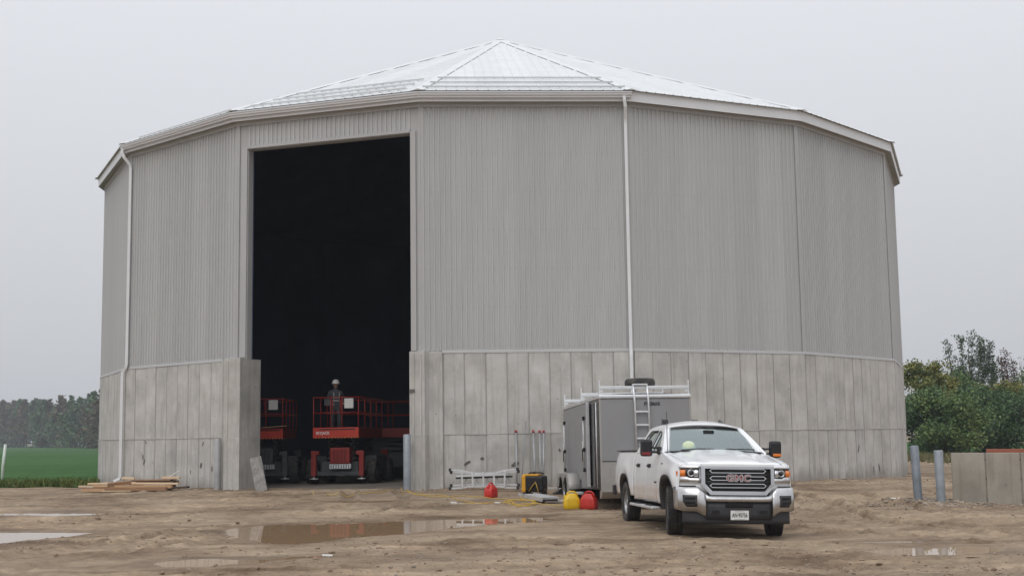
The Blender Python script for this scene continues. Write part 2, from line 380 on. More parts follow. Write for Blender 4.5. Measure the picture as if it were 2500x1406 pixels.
M['lumber_brown'] = simple('brown_lumber', (.27, .155, .085), .8, 0, .18, 5.0, stretch=(.6, 8, 8), rnd=.1)
M['lumber_dark'] = simple('dark_wet_lumber', (.075, .05, .035), .8, 0, .2, 5.0, stretch=(.6, 8, 8))
M['red_wood'] = simple('reddish_timber', (.30, .10, .06), .8, 0, .18, 3.0, stretch=(.6, 6, 6), rnd=.1)
M['pvc'] = simple('pale_pvc', (.62, .68, .62), .45, 0, .05, 3.0)
M['work_cloth'] = simple('dark_work_clothes', (.07, .075, .085), .9, 0, .2, 6.0)
M['skin'] = simple('skin', (.42, .25, .18), .6, 0, .06, 9.0)
M['hat'] = simple('white_hard_hat', (.78, .77, .74), .35, 0, .03, 9.0)
M['windshield'] = glass_mat('windshield_glass', (.70, .84, .83), .24)
M['side_glass'] = glass_mat('side_glass', (.16, .19, .20), .05)
M['bark'] = simple('bark', (.085, .07, .055), .9, 0, .25, 4.0)

# ================================================================ ground
BX, BY, PH, NS = -0.351, 51.929, 0.0516, 16
RB = 6.1 / (2 * math.sin(math.pi / NS))
def BV(i, r=RB):
    a = PH + (i - 3.5) * 2 * math.pi / NS
    return Vector((BX + r * math.sin(a), BY - r * math.cos(a), 0))

# puddles: outline (world metres), water level
PUDDLES = [
    ('brown puddle in front of the open doorway, largest of the puddles', -.012,
     [(-5.5, 25.6), (-4.9, 26.4), (-3.8, 26.4), (-2.3, 27.0), (-.9, 27.4), (.4, 27.6), (.8, 27.0), (.4, 26.2), (-.7, 25.3), (-1.6, 24.2), (-2.2, 23.1),
      (-3.0, 22.6), (-3.2, 21.9), (-3.6, 21.3), (-4.1, 21.5), (-4.35, 22.3), (-4.8, 22.7), (-5.1, 23.6), (-5.6, 24.6)]),
    ('brown puddle with a narrow tail at the bottom of the picture', -.002,
     [(-5.1, 18.5), (-4.4, 18.95), (-3.6, 18.85), (-2.75, 19.2), (-3.2, 18.65), (-3.55, 17.95), (-4.3, 17.65), (-5.0, 17.9)]),
    ('bright puddle at the left edge of the picture, nearer one', -.014,
     [(-11.5, 25.5), (-10.2, 25.4), (-9.0, 24.95), (-8.05, 24.75), (-8.3, 24.1), (-8.75, 23.3), (-8.9, 22.2), (-10.2, 21.9), (-11.8, 22.4)]),
    ('thin bright puddle below the lumber pile, farther left one', .085,
     [(-13.2, 30.3), (-12.0, 30.6), (-11.0, 30.2), (-9.5, 29.8), (-9.45, 29.2), (-10.3, 28.9), (-11.4, 29.4), (-12.4, 29.5), (-13.3, 29.7)]),
    ('small broken puddle in the churned mud at right', -.012,
     [(5.2, 18.8), (6.0, 19.2), (7.0, 19.15), (7.1, 18.5), (6.2, 18.1), (5.3, 18.1)]),
    ('narrow puddle strip behind the small right-hand puddle', -.012,
     [(5.4, 20.3), (6.2, 20.6), (6.5, 20.2), (5.7, 20.0)]),
    ('dark puddle strip near the doorway sill', .165,
     [(-4.4, 31.9), (-3.2, 32.0), (-2.4, 31.75), (-3.0, 31.4), (-4.0, 31.45)]),
    ('short dark puddle strip in front of the lone red fuel can', .138,
     [(-1.6, 31.1), (-.9, 31.25), (-.45, 30.95), (-.8, 30.65), (-1.5, 30.7)]),
]
RUTS = [  # polyline, half width, depth
    ([(-9, 15), (-7.6, 20.5), (-6.1, 24.5), (-4.0, 31), (-4.6, 36)], .16, .035),
    ([(-7.3, 15), (-6.0, 20.5), (-4.6, 24.0), (-2.6, 31), (-3.2, 36)], .16, .03),
    ([(-16, 35), (-11, 33.6), (-6.5, 33.0), (-4.6, 35.5)], .17, .035),
    ([(-16, 36.6), (-11, 35.2), (-7.5, 34.8), (-6, 36.6)], .17, .03),
    ([(-14, 27.5), (-9, 28.4), (-3, 29.4), (1, 31)], .15, .025),
    ([(-14, 25.9), (-9, 26.9), (-6, 27.4)], .15, .025),
    ([(9, 15), (7.4, 19), (5.6, 23), (3.4, 30)], .16, .035),
    ([(10.8, 15), (9.1, 19), (7.2, 24), (6.5, 31), (7.5, 36)], .16, .035),
    ([(14, 17), (8, 19.8), (2, 21.0), (-1, 21.4)], .15, .03),
    ([(14, 19), (8, 21.6), (5.5, 22.4)], .15, .03),
    ([(14, 24), (9, 25.4), (6, 27.8), (5, 33)], .16, .03),
    ([(14, 26.5), (9.6, 27.4), (7.4, 29.6), (6.6, 35)], .16, .03),
    ([(14, 15.4), (7, 17.0), (1, 17.4), (-6, 16.6)], .14, .022),
    ([(2, 15), (1.2, 19), (-.5, 23)], .14, .02),
    ([(4.5, 15), (4.0, 18), (1.4, 20.4), (-2, 20.6)], .15, .025),
    ([(12, 20.6), (8.6, 22.8), (7.0, 26.2), (7.4, 31)], .16, .03),
    ([(13, 22.4), (10, 24.2), (8.6, 27), (8.6, 32)], .15, .03),
    ([(-11, 18.2), (-7.6, 18.8), (-5.8, 20.6), (-5.4, 22.4)], .15, .03),
    ([(-11, 19.8), (-8.2, 20.3), (-6.6, 21.8), (-6.4, 24)], .15, .03),
]
def poly_sd(x, y, P):
    """signed distance to polygon, negative inside"""
    d = np.full(x.shape, 1e9); ins = np.zeros(x.shape, bool)
    n = len(P)
    for i in range(n):
        x1, y1 = P[i]; x2, y2 = P[(i + 1) % n]
        ex, ey = x2 - x1, y2 - y1; t = np.clip(((x - x1) * ex + (y - y1) * ey) / (ex * ex + ey * ey), 0, 1)
        d = np.minimum(d, np.hypot(x - x1 - t * ex, y - y1 - t * ey))
        c = ((y1 > y) != (y2 > y)) & (x < (x2 - x1) * (y - y1) / (y2 - y1 + 1e-12) + x1)
        ins ^= c
    return np.where(ins, -d, d)
def line_d(x, y, P):
    d = np.full(x.shape, 1e9); sgn = np.zeros(x.shape); al = np.zeros(x.shape); acc = 0
    for i in range(len(P) - 1):
        x1, y1 = P[i]; x2, y2 = P[i + 1]; ex, ey = x2 - x1, y2 - y1; Ln = math.hypot(ex, ey)
        t = np.clip(((x - x1) * ex + (y - y1) * ey) / (Ln * Ln), 0, 1)
        dd = np.hypot(x - x1 - t * ex, y - y1 - t * ey); k = dd < d
        d = np.where(k, dd, d); al = np.where(k, acc + t * Ln, al); acc += Ln
    return d, al

def ground_base(x, y):
    z = .245 * sst((y - 25.5) / 10.5) * (1 - .62 * sst((y - 38) / 8))
    z = z - .05 * sst((x - 2.8) / 1.8) * (1 - sst((y - 24) / 5))
    z = z + .03 * sst((x - 5) / 4) * (1 - sst((y - 24) / 5))
    return z
def ground_full(x, y):
    z = ground_base(x, y); wet = np.zeros_like(z)
    near = (1 - sst((y - 44) / 12)) * (1 - sst((np.abs(x) - 22) / 10)) * sst((y + 5) / 8)
    churn = .45 + .75 * sst((x - 4.5) / 3) + .5 * sst((-5 - x) / 4) + .4 * sst((18.5 - y) / 2) + .3 * sst((y - 27) / 5)
    d = .030 * vnoise(x * .55, y * .55, 1) + .022 * vnoise(x * 1.5, y * 1.5, 2)
    d += churn * (  .024 * vnoise(x * 2.6, y * 4.2, 3) + .019 * vnoise(x * 6.5, y * 9, 4) + .011 * vnoise(x * 14, y * 16, 5))
    # clods where the mud is churned
    c = vnoise(x * 5.1 + 9, y * 6.1, 8); d += churn * .045 * np.clip(c - .2, 0, 1) * 2.2
    for P, w, dp in RUTS:
        xw = x + .22 * vnoise(x * .6, y * .6, 11); yw = y + .22 * vnoise(x * .6, y * .6, 12)
        dl, al = line_d(xw, yw, P)
        fade = .35 + .65 * sst(vnoise(al * .45, al * .1 + dp * 900, 13) * 2 + .5)
        ins = 1 - sst((dl - w * .7) / (w * .5))
        rim = np.exp(-((dl - w * 1.45) / (w * .38)) ** 2)
        tread = .3 * np.sin(al * 2 * math.pi / .24 + 2.4 * np.sign(dl - w * .4)) * ins
        dp = dp * 2.0
        d += fade * (-dp * ins + dp * .75 * rim + dp * .35 * tread)
        wet = np.maximum(wet, .55 * ins * fade)
    z = z + d * near
    for _, lv, P in PUDDLES:
        if x.size > 4000:
            xs_ = [p[0] for p in P]; ys_ = [p[1] for p in P]
            k = (x > min(xs_) - 1.6) & (x < max(xs_) + 1.6) & (y > min(ys_) - 1.6) & (y < max(ys_) + 1.6)
            if not k.any(): continue
        else: k = np.ones(x.shape, bool)
        xx, yy = x[k], y[k]
        sd = poly_sd(xx, yy, P) + .30 * vnoise(xx * 1.3, yy * 1.3, 21) + .16 * vnoise(xx * 4, yy * 4, 22)
        a = 1 - sst((sd + .1) / .9)
        zl = lv + .05 * np.clip(sd, -.6, 2.0)  + (z[k] - ground_base(xx, yy)) * .22 * np.clip(sd + .5, 0, 1)
        zk = z[k] * (1 - a) + zl * a
        z[k] = np.where((sd > .10) & (sd < .48), np.maximum(zk, lv + .014 * np.clip((sd - .05) / .15, 0, 1) + .004 * vnoise(xx * 9, yy * 9, 23)), zk)
        wet[k] = np.maximum(wet[k], 1 - sst((sd - .02) / .75))
    # nothing of the terrain may poke through the slab
    rad = np.hypot(x - BX, y - BY)
    z = np.where(rad < RB - .9, np.minimum(z, .05), z)
    # mud splashed up against the wall foot
    foot = np.exp(-((rad - RB * .99) / .28) ** 2) * (y < 47)
    z = z + foot * (.035 + .05 * np.clip(vnoise(x * 1.1, y * 1.1, 31), 0, 1))
    wet = np.maximum(wet, .35 * foot)
    z = z + .05 * np.exp(-((x + 9.3) ** 2 + (y - 39.9) ** 2) / .25)
    # heap of stones round the two posts at right
    z = z + .07 * np.exp(-((x - 9.35) ** 2 / .5 + (y - 29.4) ** 2 / .35))
    return z, wet
def gz(x, y):
    z, _ = ground_full(np.array([float(x)]), np.array([float(y)])); return float(z[0])

def axis(lo, hi, step, far_lo, far_hi, g=1.28):
    a = list(np.arange(lo, hi + 1e-6, step)); s = step; p = a[-1]
    while p < far_hi: s *= g; p += s; a.append(p)
    s = step; p = a[0]; pre = []
    while p > far_lo: s *= g; p -= s; pre.append(p)
    return np.array(pre[::-1] + a)
gx = axis(-12.5, 12.5, .065, -1500, 1500)
gy = np.concatenate([axis(15.0, 28.0, .058, -300, 28.0)[:-1], axis(28.0, 38.5, .11, 28.0, 2500)])
gy = np.unique(np.round(gy, 4))
X, Y = np.meshgrid(gx, gy)
Zg, Wg = ground_full(X.ravel().copy(), Y.ravel().copy())
nx, ny = len(gx), len(gy)
co = np.stack([X.ravel(), Y.ravel(), Zg], 1).astype(np.float32)
idx = np.arange(nx * ny).reshape(ny, nx)
q = np.stack([idx[:-1, :-1], idx[:-1, 1:], idx[1:, 1:], idx[1:, :-1]], -1).reshape(-1, 4)
def np_mesh(name, co, faces, smooth=False):
    me = bpy.data.meshes.new(name); k = faces.shape[1]
    me.vertices.add(len(co)); me.vertices.foreach_set('co', np.asarray(co, np.float32).ravel())
    me.loops.add(faces.size); me.loops.foreach_set('vertex_index', faces.astype(np.int32).ravel())
    me.polygons.add(len(faces)); me.polygons.foreach_set('loop_start', np.arange(0, faces.size, k, dtype=np.int32))
    me.polygons.foreach_set('loop_total', np.full(len(faces), k, np.int32))
    me.polygons.foreach_set('use_smooth', np.full(len(faces), smooth)); me.update(calc_edges=True); return me
gme = np_mesh('ground', co, q, True)
at = gme.attributes.new('wet', 'FLOAT', 'POINT'); at.data.foreach_set('value', Wg.astype(np.float32))

def mud_mat():
    m, nt, b = new_mat('construction_mud'); lk = nt.links.new
    t = N(nt, 'ShaderNodeTexCoord'); v = t.outputs['Object']
    n1 = N(nt, 'ShaderNodeTexNoise', Scale=.42, Detail=9.0, Roughness=.66, Distortion=.3); lk(v, n1.inputs['Vector'])
    rp = N(nt, 'ShaderNodeValToRGB'); e = rp.color_ramp.elements
    e[0].position = .33; e[0].color = (.160, .110, .074, 1); e[1].position = .70; e[1].color = (.415, .322, .228, 1)
    k = e.new(.5); k.color = (.302, .227, .155, 1)
    lk(n1.outputs[0], rp.inputs[0])
    n2 = N(nt, 'ShaderNodeTexNoise', Scale=5.5, Detail=8.0, Roughness=.7); lk(v, n2.inputs['Vector'])
    r2 = N(nt, 'ShaderNodeMapRange'); r2.inputs['From Min'].default_value = .3; r2.inputs['From Max'].default_value = .7; r2.inputs['To Min'].default_value = .70; r2.inputs['To Max'].default_value = 1.25
    lk(n2.outputs[0], r2.inputs[0])
    s1 = N(nt, 'ShaderNodeVectorMath'); s1.operation = 'SCALE'; lk(rp.outputs[0], s1.inputs[0]); lk(r2.outputs[0], s1.inputs['Scale'])
    # long dragged streaks of drier, paler mud and darker damp mud
    mps = N(nt, 'ShaderNodeMapping'); mps.inputs['Scale'].default_value = (.22, 1.5, 1); mps.inputs['Rotation'].default_value = (0, 0, .06); lk(v, mps.inputs[0])
    ns = N(nt, 'ShaderNodeTexNoise', Scale=1.0, Detail=7.0, Roughness=.62, Distortion=.6); lk(mps.outputs[0], ns.inputs['Vector'])
    rs = N(nt, 'ShaderNodeMapRange'); rs.inputs['From Min'].default_value = .33; rs.inputs['From Max'].default_value = .67; rs.inputs['To Min'].default_value = .72; rs.inputs['To Max'].default_value = 1.24; lk(ns.outputs[0], rs.inputs[0])
    s2 = N(nt, 'ShaderNodeVectorMath'); s2.operation = 'SCALE'; lk(s1.outputs[0], s2.inputs[0]); lk(rs.outputs[0], s2.inputs['Scale']); s1 = s2
    # greyish grit
    n3 = N(nt, 'ShaderNodeTexNoise', Scale=.2, Detail=5.0, Roughness=.6); lk(v, n3.inputs['Vector'])
    r3 = N(nt, 'ShaderNodeMapRange'); r3.inputs['From Min'].default_value = .48; r3.inputs['From Max'].default_value = .68; r3.inputs['To Max'].default_value = .65; lk(n3.outputs[0], r3.inputs[0])
    m3 = N(nt, 'ShaderNodeMixRGB'); m3.inputs['Color2'].default_value = (.235, .187, .140, 1); lk(r3.outputs[0], m3.inputs['Fac']); lk(s1.outputs[0], m3.inputs['Color1'])
    # pebbles
    vo = N(nt, 'ShaderNodeTexVoronoi', Scale=16.0); lk(v, vo.inputs['Vector'])
    r4 = N(nt, 'ShaderNodeMapRange'); r4.inputs['From Min'].default_value = .10; r4.inputs['From Max'].default_value = .22; r4.inputs['To Min'].default_value = .5; r4.inputs['To Max'].default_value = 0.0; lk(vo.outputs['Distance'], r4.inputs[0])
    gt = N(nt, 'ShaderNodeMath'); gt.operation = 'GREATER_THAN'; gt.inputs[1].default_value = .62; sx = N(nt, 'ShaderNodeSeparateXYZ'); lk(vo.outputs['Color'], sx.inputs[0]); lk(sx.outputs['X'], gt.inputs[0])
    mu = N(nt, 'ShaderNodeMath'); mu.operation = 'MULTIPLY'; lk(r4.outputs[0], mu.inputs[0]); lk(gt.outputs[0], mu.inputs[1])
    m4 = N(nt, 'ShaderNodeMixRGB'); m4.inputs['Color2'].default_value = (.40, .345, .285, 1); lk(mu.outputs[0], m4.inputs['Fac']); lk(m3.outputs[0], m4.inputs['Color1'])
    # wet soil is darker and shinier
    w = N(nt, 'ShaderNodeAttribute'); w.attribute_name = 'wet'
    n5 = N(nt, 'ShaderNodeTexNoise', Scale=1.1, Detail=7.0, Roughness=.68); lk(v, n5.inputs['Vector'])
    r5 = N(nt, 'ShaderNodeMapRange'); r5.inputs['From Min'].default_value = .54; r5.inputs['From Max'].default_value = .70; r5.inputs['To Max'].default_value = .45; lk(n5.outputs[0], r5.inputs[0])
    mxw = N(nt, 'ShaderNodeMath'); mxw.operation = 'MAXIMUM'; lk(w.outputs['Fac'], mxw.inputs[0]); lk(r5.outputs[0], mxw.inputs[1])
    wm = N(nt, 'ShaderNodeMath'); wm.operation = 'MULTIPLY'; wm.inputs[1].default_value = .62; lk(mxw.outputs[0], wm.inputs[0])
    m5 = N(nt, 'ShaderNodeMixRGB'); m5.blend_type = 'MULTIPLY'; m5.inputs['Color2'].default_value = (.55, .50, .46, 1); lk(wm.outputs[0], m5.inputs['Fac']); lk(m4.outputs[0], m5.inputs['Color1'])
    lk(m5.outputs[0], b.inputs['Base Color'])
    rr = N(nt, 'ShaderNodeMapRange'); rr.inputs['To Min'].default_value = .92; rr.inputs['To Max'].default_value = .55; lk(mxw.outputs[0], rr.inputs[0]); lk(rr.outputs[0], b.inputs['Roughness'])
    b.inputs['Specular IOR Level'].default_value = .12
    nb = N(nt, 'ShaderNodeTexNoise', Scale=14.0, Detail=9.0, Roughness=.75); lk(v, nb.inputs['Vector'])
    bp = N(nt, 'ShaderNodeBump', Strength=.8, Distance=.03); lk(nb.outputs[0], bp.inputs['Height']); lk(bp.outputs[0], b.inputs['Normal'])
    return m
M['mud'] = mud_mat()
ground = link('ground', gme, mat=M['mud']); tag(ground, 'muddy brown building-site ground with tyre ruts', 'ground', kind='structure')

def water_mat():
    m, nt, b = new_mat('muddy_water'); lk = nt.links.new
    b.inputs['Base Color'].default_value = (.37, .245, .14, 1); b.inputs['Roughness'].default_value = .015
    b.inputs['IOR'].default_value = 1.33; b.inputs['Specular IOR Level'].default_value = .5
    t = N(nt, 'ShaderNodeTexCoord'); n = N(nt, 'ShaderNodeTexNoise', Scale=2.5, Detail=3.0); lk(t.outputs['Object'], n.inputs['Vector'])
    bp = N(nt, 'ShaderNodeBump', Strength=.012, Distance=.02); lk(n.outputs[0], bp.inputs['Height']); lk(bp.outputs[0], b.inputs['Normal'])
    return m
M['water'] = water_mat()
for lab, lv, P in PUDDLES:
    cx_ = sum(p[0] for p in P) / len(P); cy_ = sum(p[1] for p in P) / len(P)
    vs = []
    for p in P:
        dx, dy = p[0] - cx_, p[1] - cy_; dl = math.hypot(dx, dy); s = (dl + .40) / dl
        vs.append((dx * s, dy * s, 0))
    n = len(vs); mb = MB(); mb.add([(0, 0, 0)] + vs, [(0, i + 1, (i + 1) % n + 1) for i in range(n)])
    o = mb.build('puddle', M['water'], loc=(cx_, cy_, lv)); tag(o, lab, 'puddle', kind='structure')

# stones and clods: nobody could count them
def stones(name, label, n, region, smin, smax, mat):
    ico = bmesh.new(); bmesh.ops.create_icosphere(ico, subdivisions=1, radius=1.0)
    base = np.array([v.co[:] for v in ico.verts]); fc = np.array([[v.index for v in f.verts] for f in ico.faces]); ico.free()
    rng = np.random.default_rng(len(name) + n)
    pts = region(rng, n); n = len(pts)
    z, _ = ground_full(pts[:, 0].copy(), pts[:, 1].copy())
    s = smin * (smax / smin) ** (rng.random(n) ** 2.2)
    sc = s[:, None] * (0.6 + .7 * rng.random((n, 3))); sc[:, 2] *= .6
    V = base[None] * (1 + .35 * (rng.random((n, len(base), 1)) - .5)) * sc[:, None, :]
    a = rng.random(n) * 6.28; ca, sa = np.cos(a)[:, None], np.sin(a)[:, None]
    x = V[..., 0] * ca - V[..., 1] * sa; y = V[..., 0] * sa + V[..., 1] * ca
    V = np.stack([x + pts[:, :1], y + pts[:, 1:2], V[..., 2] + z[:, None] + s[:, None] * .15], -1)
    F = fc[None] + (np.arange(n) * len(base))[:, None, None]
    o = link(name, np_mesh(name, V.reshape(-1, 3), F.reshape(-1, 3)), mat=mat)
    tag(o, label, 'gravel', kind='stuff'); return o
M['stone'] = simple('grit_stones', (.27, .215, .165), .9, 0, .45, 2.2, dirt=(.40, .36, .31), dirt_amt=.8)
M['clod'] = simple('mud_clods', (.235, .165, .115), .95, 0, .3, 1.5)
def r_all(rng, n):
    y = 15 + 23 * rng.random(n) ** 1.3; x = (rng.random(n) * 2 - 1) * (3 + y * .36)
    k = vnoise(x * .35, y * .35, 41) + .25 * rng.random(n) > .08
    k &= np.hypot(x - BX, y - BY) > RB + .2
    for _, lv, P in PUDDLES: k &= (poly_sd(x, y, P) > .1) | (rng.random(n) < .06)
    return np.stack([x, y], 1)[k]
def r_posts(rng, n):
    x = 9.3 + rng.normal(0, .9, n) + .4 * rng.random(n); y = 28.9 + rng.normal(0, .55, n)
    k = (y < 29.6) | (x < 9.8); return np.stack([x, y], 1)[k]
def r_wall(rng, n):
    a = PH + (rng.random(n) - .5) * 1.9; r = RB + .15 + np.abs(rng.normal(0, .35, n))
    x, y = BX + r * np.sin(a), BY - r * np.cos(a)
    ok = (x < -7.6) | (x > -3.2)
    return np.stack([x, y], 1)[ok]
stones('gravel', 'loose grit scattered over the muddy ground', 6500, r_all, .008, .032, M['stone'])
stones('gravel', 'mud clods scattered over the ground', 5200, r_all, .012, .05, M['clod'])
stones('gravel', 'stones heaped round the two posts at right', 900, r_posts, .015, .07, M['stone'])
stones('gravel', 'rubble along the foot of the concrete wall', 1100, r_wall, .012, .06, M['stone'])

# ================================================================ the round building
ZC, ZP, ZT, ZE, ZA = 4.12, 1.79, 11.42, 11.70, 18.14
FW = 6.1
bld = empty('storage_building', (BX, BY, 0), 0, 'large grey sixteen-sided steel-clad building with concrete base and open doorway', 'building')
def face_frame(i):
    """matrix of face i in building space: x along the face from corner i, y outward, z up, origin at corner i"""
    A = BV(i) - Vector((BX, BY, 0)); B = BV(i + 1) - Vector((BX, BY, 0))
    t = (B - A).normalized(); n = Vector((t.y, -t.x, 0))
    return Matrix(((t.x, n.x, 0, A.x), (t.y, n.y, 0, A.y), (0, 0, 1, 0), (0, 0, 0, 1)))
VIS = range(-1, 8)
DOOR = 2
DL, DR, DT = .34, 5.78, 10.55       # steel opening
# concrete -------------------------------------------------------
def panel_mesh(w, h, d, mat):
    return MB().box((0, 0, h / 2), (w, d, h), ch=.005).mesh('concrete_panel', M[mat])
PW = .61; HT1 = ZC - ZP; HT0 = ZP + .35
pm_up = panel_mesh(PW - .004, HT1 - .012, .08, 'concrete'); pm_lo = panel_mesh(PW - .004, HT0 - .006, .08, 'concrete_foot')
def place(o, F, s, d, z, yaw=0.0):
    o.matrix_local = F @ Matrix.Translation((s, d, z)) @ Matrix.Rotation(yaw, 4, 'Z')
for i in range(NS):
    j = i - 1
    F = face_frame(j)
    if j == DOOR:
        continue
    core = MB().box((FW / 2, -.148, (ZC - .35) / 2), (FW - .02, .30, ZC + .33)).build('concrete_wall', M['concrete_plain'], bld)
    core.matrix_local = F
    if j in VIS:
        for k in range(10):
            if j == 1 and k == 9: continue
            if j == 3 and k == 0: continue
            for me, z in ((pm_lo, -.35), (pm_up, ZP + .008)):
                p = link('concrete_panel', me, core)
                p.matrix_local = Matrix.Translation((PW * (k + .5), -.02 + random.uniform(-.006, .006), z + 0.0)) @ Matrix.Rotation(random.uniform(-.006, .006), 4, 'Z') @ Matrix.Diagonal((random.uniform(.965, .998), 1, 1, 1))
        # narrow corner fillet strip at the left corner of each face
# pilasters either side of the doorway
def pilaster(s0, s1, d0, d1, extra=None):
    F = face_frame(DOOR)
    c = MB()
    o = MB().box(((s0 + s1) / 2, (d0 + d1) / 2, (ZP - .45) / 2), (s1 - s0, d1 - d0, ZP + .45), ch=.02).build('concrete_pilaster', M['concrete_plain'], bld)
    o.matrix_local = F
    u = MB().box(((s0 + s1) / 2, (d0 + d1) / 2 - .004, (ZC + ZP) / 2 + .004), (s1 - s0 - .008, d1 - d0 - .008, ZC - ZP + .03), ch=.012).build('upper_lift', M['concrete_plain'], o)
    return o
pl = pilaster(-.18, .36, -.86, .34)
pr = pilaster(5.84, 6.32, -.86, .30)
# joint battens cast on the pilasters
for (s, pil) in ((-.06, pl), (5.98, pr), (6.20, pr)):
    MB().box((s, .345 if pil is pl else .305, 2.05), (.035, .02, 4.0)).build('form_ridge', M['concrete_plain'], pil)
# return wall from pilaster to face 3
F3 = face_frame(3)
o = MB().box((.30, .02, 2.0), (.58, .14, 4.26), ch=.015).build('concrete_return', M['concrete_plain'], bld); o.matrix_local = F3
for s in (.12, .33, .47):
    MB().box((s, .095, 1.95), (.022, .02, 4.0)).build('form_ridge', M['concrete_plain'], o)
F1 = face_frame(1)
o = MB().box((5.80, .0, 2.0), (.60, .13, 4.26), ch=.015).build('concrete_return', M['concrete_plain'], bld); o.matrix_local = F1
for s in (5.56, 5.66):
    MB().box((s, .07, 3.0), (.02, .02, 2.3)).build('form_ridge', M['concrete_plain'], o)
# pour line ridge
for j in VIS:
    if j == DOOR: continue
    a, b_ = (0.02, 5.48) if j == 1 else ((.62, FW) if j == 3 else (0.0, FW))
    mb = MB(); s = a
    while s < b_ - .05:
        e = min(b_, s + random.uniform(.5, 1.3)); h = random.uniform(.012, .03)
        mb.box(((s + e) / 2, .024, ZP), (e - s - .01, .016 + random.uniform(0, .014), h)); s = e
    o = mb.build('pour_ridge', M['concrete_plain'], bld); o.matrix_local = face_frame(j)
# old tie patches on the lower lift
M['patch'] = simple('tie_hole_patch', (.13, .12, .11), .9, 0, .3, 9.0)
def patch(j, s, z, w, h, a):
    n = 9; P = []
    for k in range(n):
        t = 2 * math.pi * k / n; r = random.uniform(.75, 1.2)
        P.append((w * r * math.cos(t) * .5, h * r * math.sin(t) * .5))
    ca, sa = math.cos(a), math.sin(a)
    P = [(x * ca - y * sa + s, x * sa + y * ca + z) for x, y in P]
    o = MB().prism(P, .018, .026).build('tie_patch', M['patch'], bld); o.matrix_local = face_frame(j)
for j, s, z, w, h, a in [(3, 1.28, .98, .22, .09, .6), (3, 2.62, .93, .22, .12, .4), (3, 1.70, 1.10, .11, .09, 0), (1, 1.15, 1.2, .05, .2, .1), (1, 1.22, 1.05, .09, .22, -.2),
                         (1, 4.50, 1.62, .05, .16, -.3), (1, 4.4, .95, .13, .18, 0), (1, 5.25, .9, .16, .2, .3), (1, 4.98, .85, .05, .18, -.1), (1, 3.85, .75, .04, .14, 0),
                         (4, 2.6, 1.2, .05, .2, .3), (5, 3.2, 1.15, .07, .3, -.3), (5, 4.2, .45, .06, .3, 0), (5, 4.6, .5, .08, .3, .1), (1, 1.3, 1.68, .05, .1, .2), (3, 3.9, 1.3, .06, .12, .3)]:
    patch(j, s, z, w, h, a)
o = MB().box((5.93, .316, 3.02), (.17, .02, .1)).build('tie_patch', M['patch'], pr)
M['screw'] = simple('screw_heads', (.27, .27, .27), .5, .3, .1, 5.0)
# cladding --------------------------------------------------------
def clad_mesh(w, h, pitch=.1525):
    """ribbed wall sheet, x 0..w, outward +y"""
    pr_ = [(0, 0)]; x = pitch * .5
    while x < w - .034:
        pr_ += [(x - .030, 0), (x - .016, .036), (x + .016, .036), (x + .030, 0)]
        pr_ += [(x + .07, 0), (x + .076, .006), (x + .082, 0)] if x + .09 < w else []
        x += pitch
    pr_.append((w, 0)); pr_.sort()
    mb = MB(); n = len(pr_); scr = []
    z_ = .12                                  # fixing screws in rows along the girts
    while z_ < h - .05:
        x_ = pitch * .5 + .048
        while x_ < w - .02:
            scr.append((x_, z_)); x_ += pitch
        z_ += 1.12
    vs = [(a, b, 0) for a, b in pr_] + [(a, b, h) for a, b in pr_]
    mb.add(vs, [(i, i + 1, n + i + 1, n + i) for i in range(n - 1)])
    nf = len(mb.f)
    for x_, z_ in scr: mb.add([(x_ - .008, .004, z_ - .008), (x_ + .008, .004, z_ - .008), (x_ + .008, .004, z_ + .008), (x_ - .008, .004, z_ + .008)], [(0, 1, 2, 3)])
    me = mb.mesh('steel_sheet', M['cladding'], fix=False); me.materials.append(M['screw'])
    me.polygons.foreach_set('material_index', np.array([0] * nf + [1] * len(scr), np.int32)); return me
SW = .915
sh_full = clad_mesh(SW - .004, ZT - ZC - .05); sh_last = clad_mesh(FW - 6 * SW - .004, ZT - ZC - .05)
lin_h = ZT - DT - .10
sh_lin = clad_mesh(SW - .004, lin_h); sh_lin2 = clad_mesh((DR - DL) - 5 * SW - .004, lin_h)
